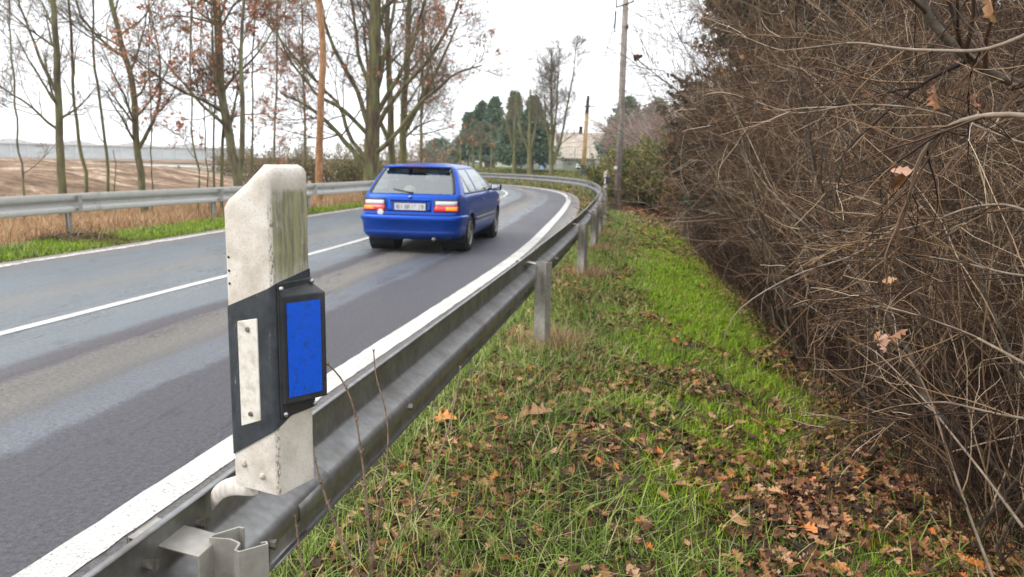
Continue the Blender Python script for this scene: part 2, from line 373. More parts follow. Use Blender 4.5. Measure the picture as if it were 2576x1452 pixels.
grn = ramp(nt, noise(nt, tc, 3, 8, .7), [(.35, (.03, .045, .01)), (.52, (.08, .12, .02)), (.62, (.16, .17, .05)), (.72, (.24, .14, .06))])
fieldv = mapping(nt, tc, (.22, .7, 1), rot=(0, 0, .16))
fld = ramp(nt, noise(nt, fieldv, 1.1, 9, .72, .6), [(.36, (.09, .06, .04)), (.46, (.19, .125, .08)), (.55, (.28, .19, .125)), (.60, (.52, .4, .3)), (.63, (.44, .32, .24)), (.67, (.17, .11, .07))])
fld = mixc(nt, .7, fld, ramp(nt, noise(nt, tc, 2.6, 9, .8), [(.38, (.15, .15, .15)), (.5, (.5, .5, .5)), (.62, (.8, .78, .75))]), 'OVERLAY')
strw = ramp(nt, noise(nt, tc, 5, 8, .7), [(.35, (.22, .14, .08)), (.5, (.4, .27, .15)), (.65, (.55, .4, .25))])
c = mixc(nt, sp.outputs[1], soil, grn); c = mixc(nt, sp.outputs[2], c, fld); c = mixc(nt, sp.outputs[0], c, strw)
nt.links.new(c, bs.inputs['Base Color']); bs.inputs['Roughness'].default_value = .95; bs.inputs['Specular IOR Level'].default_value = .15
bump(nt, bs, noise(nt, tc, 14, 8, .7), .9, .05); M['ground'] = m
ter = mesh_np('ground', np.stack([GX, GY, GZ], -1).reshape(-1, 3), [np.stack([ii, ii + 1, ii + nx + 1, ii + nx], 1)], m, smooth=True)
tag(ter, kind='structure')
e_, s_, l_, el_ = ZN
far = sm(GY, 26, 42)
g_ = (1 - ((GX < -14) & (s_ > 5))) * np.clip(far * sm(s_, -.8, 0) + sm(el_, .45, .9) * (1 - sm(l_, -.4, .4)) + .0 * s_, 0, 1) * (s_ > -.9) + sm(el_, .45, .9) * (1 - sm(l_, -.4, .3)) * (l_ > -1.8)
b_ = np.maximum(sm(l_, 6.5, 9.5) * sm(-GX, 6, 14), sm(-GX, 12, 15) * (l_ > 8) * (GY < 150)) * 1.0; b_ = np.where((GX < -14) & (s_ > 8) & (GY < 170), 1, b_)
r_ = sm(l_, -.2, .3) * (1 - b_)
rgba = np.stack([np.clip(r_, 0, 1), np.clip(g_, 0, 1), np.clip(b_, 0, 1), np.ones_like(r_)], -1).reshape(-1, 4).astype(np.float32)
ca = ter.data.color_attributes.new('zone', 'FLOAT_COLOR', 'POINT'); ca.data.foreach_set('color', rgba.ravel())

# road ribbon with u = metres left of the right edge line, v = metres along
us = np.array([-.62, -.3, 0, .5, 1, 1.5, 2, 2.5, 3, 3.5, 4, 4.5, 5, 5.5, 6, 6.45]) / 6.24
W2 = 2 * laneW(EDGE[:, 1]); cols = [off(EDGE, -(u * 6.24 if u < 0 else (u * W2 if u <= 1.0 else W2 + .28))) for u in us]
vv = np.arange(len(EDGE)) * .4
RV = np.stack([np.stack([c_[:, 0], c_[:, 1], np.zeros(len(EDGE))], 1) for c_ in cols], 1)
RUV = np.stack([np.stack([np.full(len(EDGE), u * 6.24), vv], 1) for u in us], 1)
nc = len(us); jj = (np.arange(len(EDGE) - 1)[:, None] * nc + np.arange(nc - 1)[None]).ravel()
m, nt, bs = mk('asphalt'); uvn = N(nt, 'TexCoord').outputs['UV']; ob = N(nt, 'TexCoord').outputs['Object']
wob = noise(nt, mapping(nt, uvn, (.6, .22, 1)), 1.0, 5, .6); sx = N(nt, 'SeparateXYZ'); nt.links.new(uvn, sx.inputs[0])
wob2 = noise(nt, ob, 7, 5, .7); uu = mth(nt, 'ADD', sx.outputs[0], mth(nt, 'ADD', mth(nt, 'MULTIPLY', mth(nt, 'SUBTRACT', wob, .5), .5), mth(nt, 'MULTIPLY', mth(nt, 'SUBTRACT', wob2, .5), .16)))
uf = mth(nt, 'DIVIDE', mth(nt, 'ADD', uu, .6), 7.2)
def U(x): return (x + .6) / 7.2
band = ramp(nt, uf, [(U(-.5), (.27, .22, .19)), (U(-.22), (0.168, 0.152, 0.142)), (U(.0), (0.072, 0.070, 0.080)), (U(.95), (0.061, 0.059, 0.070)), (U(1.02), (0.116, 0.126, 0.147)), (U(1.34), (0.111, 0.120, 0.140)),
                     (U(1.40), (0.104, 0.100, 0.096)), (U(1.62), (0.163, 0.149, 0.129)), (U(1.98), (0.153, 0.142, 0.129)), (U(2.1), (0.068, 0.059, 0.067)), (U(2.28), (0.069, 0.063, 0.073)), (U(2.38), (0.123, 0.145, 0.164)), (U(3.0), (0.138, 0.163, 0.180)), (U(3.6), (0.118, 0.140, 0.158)), (U(4.2), (0.143, 0.143, 0.137)), (U(4.7), (0.104, 0.126, 0.147)), (U(5.5), (0.118, 0.140, 0.158)), (U(6.2), (0.148, 0.145, 0.142)), (U(6.5), (.28, .25, .22))])
gr = noise(nt, ob, 34, 6, .95); patch = noise(nt, mapping(nt, uvn, (1.6, .35, 1)), .9, 7, .65)
c = mixc(nt, .95, band, ramp(nt, gr, [(.34, (.02, .02, .02)), (.5, (.5, .5, .5)), (.58, (.72, .71, .7)), (.66, (1, .98, .95))]), 'OVERLAY')
c = mixc(nt, .45, c, ramp(nt, patch, [(.3, (.3, .3, .3)), (.7, (.7, .7, .7))]), 'OVERLAY')
cr1 = mth(nt, 'ABSOLUTE', mth(nt, 'SUBTRACT', noise(nt, mapping(nt, uvn, (1.2, .16, 1), (3.3, 0, 0)), 1.1, 8, .6), .5)); cr2 = noise(nt, uvn, .35, 2)
ck = mth(nt, 'MULTIPLY', mth(nt, 'LESS_THAN', cr1, .0035), mth(nt, 'GREATER_THAN', cr2, .48)); seam = mth(nt, 'LESS_THAN', mth(nt, 'ABSOLUTE', mth(nt, 'SUBTRACT', mth(nt, 'ADD', sx.outputs[0], mth(nt, 'MULTIPLY', wob2, .03)), 3.36)), .008)
c = mixc(nt, mth(nt, 'MULTIPLY', mth(nt, 'MAXIMUM', ck, seam), .65), c, (.03, .028, .03))
nt.links.new(c, bs.inputs['Base Color'])
ruf = ramp(nt, uf, [(U(0), (.62,) * 3), (U(.9), (.5,) * 3), (U(1.1), (.3,) * 3), (U(1.4), (.36,) * 3), (U(1.9), (.7,) * 3), (U(2.4), (.34,) * 3), (U(3), (.28,) * 3), (U(5), (.34,) * 3), (U(6.3), (.75,) * 3)])
nt.links.new(mth(nt, 'ADD', ruf, mth(nt, 'MULTIPLY', mth(nt, 'SUBTRACT', patch, .5), .5)), bs.inputs['Roughness'])
bs.inputs['Specular IOR Level'].default_value = .5
bump(nt, bs, noise(nt, ob, 80, 4, .8), .9, .012); M['asphalt'] = m
tag(mesh_np('road', RV.reshape(-1, 3), [np.stack([jj, jj + nc, jj + nc + 1, jj + 1], 1)], m, uv=RUV.reshape(-1, 2)), kind='structure')
# painted lines
m, nt, bs = mk('road_paint'); ob = N(nt, 'TexCoord').outputs['Object']
n1 = noise(nt, ob, 75, 4, .85); n2 = noise(nt, ob, 1.6, 5)
wearf = mth(nt, 'ADD', n1, mth(nt, 'MULTIPLY', mth(nt, 'SUBTRACT', n2, .5), .3))
nt.links.new(ramp(nt, wearf, [(.36, (.12, .11, .11)), (.41, (.42, .4, .37)), (.5, (.56, .54, .5)), (.7, (.68, .66, .62))]), bs.inputs['Base Color'])
bs.inputs['Roughness'].default_value = .75; bump(nt, bs, n1, .6, .003); M['paint'] = m
m2 = simple('worn_paint', [(.36, (.25, .22, .2)), (.5, (.5, .46, .43)), (.65, (.66, .62, .58))], 14, .85)
def stripe(name, L, a, b, mat, z=.004, rag=0):
    A = off(L, a); B = off(L, b); n = len(L)
    if rag:
        r = np.random.default_rng(5); A = off(L, a + r.normal(0, rag, n)); B = off(L, b + r.normal(0, rag, n))
    V = np.concatenate([np.c_[A, np.full(n, z)], np.c_[B, np.full(n, z)]]); i = np.arange(n - 1)
    return tag(mesh_np(name, V, [np.stack([i, i + n, i + n + 1, i + 1], 1)], mat), kind='structure')
stripe('road_edge_line', smooth_line(EDGE, .1), -.083, .10, M['paint'], rag=.003)
CEN = off(EDGE, -laneW(EDGE[:, 1]))
stripe('road_centre_line', CEN, -.06, .06, M['paint'])
stripe('road_edge_line', smooth_line(EL, .2), -.09, .05, m2, rag=.02)

# ------------------------------------------------------------------ guard rails
PROF = [(-.012, -.003), (0, 0), (.004, -.008), (.004, -.10), (-.002, -.112), (-.066, -.145), (-.078, -.155), (-.08, -.165), (-.08, -.188), (-.072, -.2), (-.006, -.228), (.004, -.238), (.004, -.312), (.0, -.322), (-.012, -.326)]
def ztop(y): return np.interp(y, [0, 20, 34, 60], [.75, .75, .68, .66])
def arc(L): return np.concatenate([[0], np.cumsum(np.linalg.norm(np.diff(L, axis=0), axis=1))])
def beam(name, L, side, parent, mat, z0=None, a=0, b=None, dz=0):
    seg = L[a:b]; n = len(seg); T = unit(np.gradient(L, axis=0))[a:b]; Nn = np.stack([-T[:, 1], T[:, 0]], 1) * side
    zt = ztop(seg[:, 1]) if z0 is None else np.full(n, z0)
    V = np.stack([np.c_[seg + Nn * d, zt + z + dz] for d, z in PROF], 1); k = len(PROF)
    V[:, :, :2] += (Nn * (.0 + dz))[:, None]
    i = (np.arange(n - 1)[:, None] * k + np.arange(k - 1)[None]).ravel()
    o = mesh_np(name, V.reshape(-1, 3), [np.stack([i, i + k, i + k + 1, i + 1], 1)], mat, parent, smooth=True)
    mo = o.modifiers.new('solid', 'SOLIDIFY'); mo.thickness = .004; mo.offset = 0
    return o
SIG = [(-.028, .038), (-.028, .05), (-.055, .05), (-.062, .04), (-.062, -.0), (-.02, -.045), (.02, -.05), (.062, -.0), (.062, .04), (.055, .05), (.028, .05), (.028, .038)]
SIG = [(-.030, .048), (-.052, .052), (-.060, .042), (-.052, .0), (-.046, -.012), (-.012, -.014), (.012, -.014), (.030, -.004), (.040, .012), (.056, .012), (.062, .03), (.070, .062), (.058, .066)]
SIG = [(-.028, .052), (-.040, .052), (-.062, .0), (-.058, -.008), (-.018, .004), (.006, .0), (.012, -.004), (.022, -.026), (.034, -.028), (.060, .02), (.052, .026), (.046, .018)]
def sigma_post(name, mat, parent, top, bot, sy=1.0):
    b = MB()
    for z in (bot, top): b.v += [(x, y * sy, z) for x, y in SIG]
    k = len(SIG)
    for i in range(k - 1): b.f.append([i, i + 1, k + i + 1, k + i])
    o = b.build(name, mat, parent, smooth=False, solid=.005)
    return o
def clampmesh(mb, c, r=.009, h=.014, d=(0, -1, 0)):
    d = Vector(d).normalized(); c = Vector(c); mb.cyl(c, c + d * h, r, r * .8, 8)
def rail_system(L, side, name, label, s0, spacing, base_mat, post_mat, z0=None, gap=.17, bays=None):
    root = empty(name, (0, 0, 0), label, 'guard rail')
    s = arc(L); n = len(L)
    # beams: 4 m panels, each lapping over the next
    cuts = [0]; ss = s0
    stations = []
    while ss < s[-1] - .5: stations.append(ss); ss += spacing(ss)
    idx = [int(np.argmin(abs(s - k))) for k in stations]
    cc = [0] + [min(i + 2, n - 1) for i in idx] + [n]
    grp = []
    for q in range(len(cc) - 1):
        a, b = cc[q], min(cc[q + 1] + 2, n)
        if b - a < 3: continue
        beam('rail_beam', L, side, root, base_mat, z0, a, b, dz=(.0035 if q % 2 else 0))
    T = unit(np.gradient(L, axis=0))
    for q, i in enumerate(idx):
        p = L[i]; t = T[i]; nr = np.array([t[1], -t[0]]) * side      # away from the road
        zt = (ztop(p[1]) if z0 is None else z0); g = hz(*p)
        c = p + nr * gap
        ang = math.atan2(t[1], t[0]) - math.pi / 2
        po = sigma_post('post', post_mat, root, zt - .045, g - .3); po.location = (c[0], c[1], 0); po.rotation_euler = (0, 0, ang + (-.25 if side > 0 else math.pi))
        mb = MB()                                                   # spacer bracket from beam to post
        R = Matrix.Rotation(ang, 3, 'Z')
        def bx(u, v, z): w_ = R @ Vector((u, v, 0)); return (p[0] + w_.x, p[1] + w_.y, z)
        sg = side
        ws = .045
        for (x0, x1, zz0, zz1) in ((-.07, gap - .055, zt - .035, zt - .06), (-.07, gap - .055, zt - .26, zt - .25)):
            mb.poly([bx(x0 * sg, -ws, zz0), bx(x1 * sg, -ws, zz1), bx(x1 * sg, ws, zz1), bx(x0 * sg, ws, zz0)])
        mb.poly([bx((gap - .055) * sg, -ws, zt - .06), bx((gap - .055) * sg, -ws, zt - .25), bx((gap - .055) * sg, ws, zt - .25), bx((gap - .055) * sg, ws, zt - .06)])
        mb.poly([bx(-.07 * sg, -ws, zt - .035), bx(-.07 * sg, -ws, zt - .26), bx(-.07 * sg, ws, zt - .26), bx(-.07 * sg, ws, zt - .035)])
        mb.build('bracket', post_mat, root, solid=.006, weld=True, bevel=.004)
        if p[1] > 24 or (side > 0 and p[1] > 17): continue
        fr = Vector((-nr[0], -nr[1], 0))
        for (u, z, dd) in ((-.09, -.06, .003), (.09, -.06, .003), (-.09, -.27, .003), (.09, -.27, .003), (.24, -.174, .082), (1.3, -.174, .082)):
            w_ = R @ Vector((dd * sg, u, 0)); cpt = Vector((p[0] + w_.x, p[1] + w_.y, zt + z)); bm_ = MB()
            if u > 1: bm_.cyl(cpt + fr * .01, cpt - fr * .022, .012, .012, 6); bm_.cyl(cpt + fr * .01, cpt - fr * .004, .02, .02, 14)
            else: bm_.cyl(cpt - fr * .014, cpt + fr * .009, .013, .010, 8)
            bm_.build('bolt', M['bolt'], root)
    return root
S = arc(RAIL)
s_post1 = S[np.argmin(abs(RAIL[:, 1] - 1.40))]
rr = rail_system(RAIL, 1, 'guard_rail', 'weathered steel guard rail beside the grass verge, seen from behind, bending left into the distance', s_post1 - 4.68,
                 lambda q: 4.68 if q < s_post1 + 1 else (3.88 if q < s_post1 + 5 else (3.0 if q < s_post1 + 9 else 2.7)), M['steel'], M['poststeel'], gap=.13)
SL = arc(RAILL); s_l = SL[np.argmin(abs(RAILL[:, 1] - 13.9))]
rl = rail_system(RAILL, -1, 'guard_rail', 'pale grey steel guard rail across the road in front of the bare trees', s_l - 12.6, lambda q: 4.2, M['palesteel'], M['poststeel'], z0=.77, gap=.18)

# ------------------------------------------------------------------ delineator post
def delineator(loc, ex, ey, name_label, lean=0):
    """ex, ey: unit directions of the two visible faces from the near corner"""
    root = empty('delineator_post', loc, name_label, 'delineator post', 'white marker posts with black band on the guard rail')
    ex = Vector(ex).normalized(); ey = Vector(ey).normalized(); A, B, H = .112, .099, .588
    def pt(a, b, z): v = ex * a + ey * b; return (v.x, v.y, z)
    r = .011
    # body: rows of a rounded rectangle, top cut off slantwise towards the road side
    ring = []
    for cx, cy, a0 in ((r, r, 180), (A - r, r, 270), (A - r, B - r, 0), (r, B - r, 90)):
        for k in range(5):
            t = rad(a0 + k * 22.5); ring.append((cx + r * math.cos(t), cy + r * math.sin(t)))
    n = len(ring)
    def topz(a): return H - .072 * sm(np.array(a), .045, A + .012)
    b = MB(); rows = []
    for f in list(np.linspace(0, .93, 12)) + [.955, .975, .99, 1]:
        ins = 0 if f <= .975 else (.0035 if f < 1 else .011)
        row = []
        for (x, y) in ring:
            x2 = x + (A / 2 - x) * ins / (A / 2); y2 = y + (B / 2 - y) * ins / (B / 2)
            row.append(pt(x2, y2, float(topz(x)) * f))
        rows.append(row)
    for row in rows: b.v += row
    for j in range(len(rows) - 1):
        for i in range(n): b.f.append([j * n + i, j * n + (i + 1) % n, (j + 1) * n + (i + 1) % n, (j + 1) * n + i])
    m0 = (len(rows) - 1) * n; b.f.append([m0 + i for i in range(n)])
    b.build('body', M['whiteplastic'], root, smooth=True)
    # black band: a proud sleeve with slanting edges, high at the near corner
    sb = MB(); tops = []
    def zt(x, y): return .384 - .66 * x * .98 + .0 * y + (.02 * (y / B) if x < .02 else .02)
    def zb(x, y): return .125 - .62 * x + .045 * (y / B)
    e = .0018
    for f in (0, .5, 1):
        for (x, y) in ring:
            x2 = A / 2 + (x - A / 2) * (1 + 2 * e / A); y2 = B / 2 + (y - B / 2) * (1 + 2 * e / B)
            za, zc = zb(x, y), zt(x, y); sb.v.append(pt(x2, y2, za + (zc - za) * f))
    for j in range(2):
        for i in range(n): sb.f.append([j * n + i, j * n + (i + 1) % n, (j + 1) * n + (i + 1) % n, (j + 1) * n + i])
    o = sb.build('black_band', M['bandplastic'], root, smooth=True)
    # white reflector let into the band on the face ex
    rf = MB(); x0, x1, z0, z1 = .036, .083, .118, .298
    def q(x, z, d): return pt(x, -d, z)
    sl = -.22
    lo0, lo1 = z0 - .018, z0 + .0
    rf.add([q(x0, .136, .0035), q(x1, .118, .0035), q(x1, .312, .0035), q(x0, .322, .0035), q(x0, .136, -.004), q(x1, .118, -.004), q(x1, .312, -.004), q(x0, .322, -.004)],
           [[3, 2, 1, 0], [0, 1, 5, 4], [1, 2, 6, 5], [2, 3, 7, 6], [3, 0, 4, 7]])
    ro = rf.build('white_reflector', M['reflector'], root, bevel=.0015)
    for x, z in ((.058, .300), (.058, .145)): sc_ = MB(); sc_.cyl(q(x, z, .003), q(x, z, .0065), .0055, .004, 12); sc_.build('screw', M['bolt'], ro)
    # blue reflector box on the face ey
    hb = MB()
    def w_(y, z, d): return pt(-d, y, z)
    y0, y1, z0, z1 = .006, .096, .142, .386
    for (a, bb, c_, d_, t0, t1) in ((y0, y1, z0, z1, 0, .004),):
        hb.add([w_(a, c_, .002), w_(bb, c_, .002), w_(bb, d_, .002), w_(a, d_, .002), w_(a, c_, .006), w_(bb, c_, .006), w_(bb, d_, .006), w_(a, d_, .006)],
               [[0, 1, 2, 3], [7, 6, 5, 4], [0, 4, 5, 1], [1, 5, 6, 2], [2, 6, 7, 3], [3, 7, 4, 0]])
    # wedge: its face turned towards the oncoming driver
    n_, f_ = .010, .036          # depth at the near and the far side
    za, zb_, zc_ = .168, .362, .378
    ya, yb = .008, .094
    hb.add([w_(ya, za, .004), w_(yb, za, .004), w_(yb, zc_, .004), w_(ya, zc_, .004),
            w_(ya + .004, za, n_), w_(yb, za, f_), w_(yb, zb_, f_), w_(ya + .004, zb_, n_)],
           [[0, 1, 2, 3], [7, 6, 5, 4], [0, 4, 5, 1], [1, 5, 6, 2], [2, 6, 7, 3], [3, 7, 4, 0]])
    ho = hb.build('reflector_housing', M['blackplastic'], root, bevel=.003)
    bl = MB(); k0, k1 = .14, .86
    def fc(u, z, o_): 
        y = ya + .004 + (yb - ya - .004) * u; d = n_ + (f_ - n_) * u; return w_(y - o_ * .5, z, d + o_)
    bl.poly([fc(.08, .180, .0012), fc(.86, .180, .0012), fc(.86, .350, .0012), fc(.08, .350, .0012)][::-1])
    bl.build('blue_reflector', M['bluefoil'], ho, solid=.001)
    for y, z in ((.012, .376), (.090, .380), (.014, .150), (.090, .150)): s2 = MB(); s2.sphere(w_(y, z, .008), .0048, 10, 6); s2.build('screw', M['screw'], ho, smooth=True)
    for x, z in ((.082, .045), (.038, .03)): s3 = MB(); s3.sphere(q(x, z, .0005), .0062, 12, 6); s3.build('rivet', M['rivet'], root, smooth=True)
    for z in (.405, .381, .358): h3 = MB(); h3.cyl(q(A - .012, z + .02, .0002), q(A - .012, z + .02, .001), .0024, .0024, 10); h3.build('drill_hole', M['drain'], root)
    return root
# plastics
m, nt, bs = mk('white_plastic'); ob = N(nt, 'TexCoord').outputs['Object']; ge = N(nt, 'NewGeometry')
sp1 = ramp(nt, noise(nt, ob, 420, 3, .7), [(.36, (0, 0, 0)), (.42, (1, 1, 1))])
tone = ramp(nt, noise(nt, ob, 22, 6, .6), [(.3, (.5, .44, .36)), (.6, (.7, .65, .57))])
c = mixc(nt, sp1, (.36, .31, .25), tone)
# algae and grime cling to the face turned to the hedge, streaking downwards
nrm = N(nt, 'VectorMath'); nrm.operation = 'DOT_PRODUCT'; nt.links.new(ge.outputs['Normal'], nrm.inputs[0]); M['_wp'] = nrm
gv = mapping(nt, ob, (1, 1, .09))
g1 = mth(nt, 'ADD', mth(nt, 'MULTIPLY', noise(nt, gv, 210, 8, .8), .6), mth(nt, 'MULTIPLY', noise(nt, ob, 30, 6, .7), .4)); szz = N(nt, 'SeparateXYZ'); nt.links.new(ob, szz.inputs[0])
hmask = ramp(nt, szz.outputs[2], [(.10, (.12,) * 3), (.36, (.6,) * 3), (.42, (1,) * 3), (.54, (.95,) * 3), (.57, (.0,) * 3)])
face = ramp(nt, nrm.outputs['Value'], [(.72, (0, 0, 0)), (.93, (1, 1, 1))])
am = mth(nt, 'MULTIPLY', face, hmask)
green = ramp(nt, mth(nt, 'MULTIPLY', g1, am), [(.36, (0, 0, 0)), (.50, (1, 1, 1))])
gcol = ramp(nt, noise(nt, gv, 120, 6), [(.38, (.045, .04, .02)), (.5, (.13, .14, .025)), (.62, (.26, .26, .09))])
greyf = mixc(nt, mth(nt, 'MULTIPLY', am, .85), c, (.36, .33, .26))
c = mixc(nt, mth(nt, 'MULTIPLY', green, .68), greyf, gcol)
edge = ramp(nt, nrm.outputs['Value'], [(.25, (0, 0, 0)), (.55, (1, 1, 1)), (.85, (1, 1, 1)), (.97, (0, 0, 0))])
cr = ramp(nt, noise(nt, mapping(nt, ob, (1, 1, .35)), 260, 5, .75), [(.5, (0, 0, 0)), (.56, (1, 1, 1))])
topm = ramp(nt, szz.outputs[2], [(.0, (1, 1, 1)), (.51, (1, 1, 1)), (.54, (0, 0, 0))])
c = mixc(nt, mth(nt, 'MULTIPLY', mth(nt, 'MULTIPLY', edge, cr), mth(nt, 'MULTIPLY', topm, .85)), c, (.09, .075, .05))
nt.links.new(c, bs.inputs['Base Color']); bs.inputs['Roughness'].default_value = .6; bump(nt, bs, noise(nt, ob, 300, 4), .25, .0015)
M['whiteplastic'] = m
m, nt, bs = mk('band_plastic'); ob = N(nt, 'TexCoord').outputs['Object']
scr = ramp(nt, noise(nt, mapping(nt, ob, (1, 1, .12)), 260, 4, .7), [(.60, (0, 0, 0)), (.68, (1, 1, 1))])
msk = ramp(nt, noise(nt, ob, 28, 4), [(.5, (0, 0, 0)), (.62, (1, 1, 1))])
c = mixc(nt, mth(nt, 'MULTIPLY', scr, mth(nt, 'MULTIPLY', msk, .7)), ramp(nt, noise(nt, ob, 30, 5), [(.35, (.018, .022, .026)), (.65, (.042, .05, .056))]), (.33, .3, .25))
nt.links.new(c, bs.inputs['Base Color']); bs.inputs['Roughness'].default_value = .5; bump(nt, bs, noise(nt, ob, 260, 5), .4, .0015)
M['bandplastic'] = m
m, nt, bs = mk('reflector'); ob = N(nt, 'TexCoord').outputs['Object']
vr = N(nt, 'TexVoronoi'); vr.inputs['Scale'].default_value = 230; nt.links.new(ob, vr.inputs['Vector'])
nt.links.new(mixc(nt, ramp(nt, noise(nt, ob, 60, 5), [(.45, (0, 0, 0)), (.75, (1, 1, 1))]), (.74, .7, .62), (.5, .44, .35)), bs.inputs['Base Color'])
bs.inputs['Roughness'].default_value = .3; bump(nt, bs, vr.outputs['Distance'], .35, .001); M['reflector'] = m
m, nt, bs = mk('blue_foil'); ob = N(nt, 'TexCoord').outputs['Object']
vr = N(nt, 'TexVoronoi'); vr.inputs['Scale'].default_value = 330; nt.links.new(ob, vr.inputs['Vector']); cell = mixc(nt, mth(nt, 'MULTIPLY', vr.outputs['Distance'], .7, True), (.0, .105, .70), (.0, .055, .46))
nt.links.new(mixc(nt, ramp(nt, noise(nt, ob, 75, 7, .7), [(.52, (0, 0, 0)), (.68, (.8,) * 3)]), cell, (.015, .05, .2)), bs.inputs['Base Color'])
bs.inputs['Roughness'].default_value = .38; M['bluefoil'] = m
M['rivet'] = simple('rivet', [(.4, (.35, .31, .26)), (.6, (.55, .5, .43))], 90, .6)
C0 = np.array([-.41, 1.35]); ex = unit(np.array([-.51, 1.40]) - C0); ey = unit(np.array([-.378, 1.449]) - C0)
# keep the two faces square to each other
ang = math.atan2(ex[1], ex[0]); ex = np.array([math.cos(ang), math.sin(ang)]); ey = np.array([ex[1], -ex[0]])
if ey[1] < 0: ey = -ey
nd = -ex                                     # outward normal of the ey face
M['_wp'].inputs[1].default_value = (float(nd[0]), float(nd[1]), 0)
d1 = delineator((C0[0], C0[1], .85), (*ex, 0), (*ey, 0), 'grimy white delineator post with black band and blue reflector in the foreground')
d1.rotation_euler = (rad(.4), rad(-.15), 0)
d2 = delineator((3.07, 26.6, .66), (*ex, 0), (*ey, 0), 'distant delineator post at the bend of the rail, left of the wooden pole')
# small white arm that carries the near post
def arm(parent):
    b = MB(); U_ = [P(640, 1185, 1.42), P(595, 1196, 1.46), P(562, 1206, 1.52), P(540, 1222, 1.57), P(527, 1245, 1.62)]; L_ = [P(660, 1252, 1.39), P(618, 1250, 1.41), P(580, 1246, 1.46), P(552, 1262, 1.55), P(530, 1300, 1.61)]
    o = np.array(parent.location); n = 5; b.v = [tuple(q - o) for q in U_] + [tuple((q + w_) / 2 - o + np.array([.0, -.012, .006])) for q, w_ in zip(U_, L_)] + [tuple(q - o) for q in L_]
    for r_ in (0, 1):
        for k in range(n - 1): b.f.append([r_ * n + k, r_ * n + k + 1, (r_ + 1) * n + k + 1, (r_ + 1) * n + k])
    ob_ = b.build('mounting_arm', M['armwhite'], parent, smooth=True, solid=.004); ob_.modifiers.new('sub', 'SUBSURF').levels = 2; ob_.modifiers['sub'].render_levels = 2
M['armwhite'] = simple('armwhite', [(.35, (.4, .35, .3)), (.55, (.62, .58, .52))], 30, .6, bmp=.2, bdist=.002)
arm(d1)

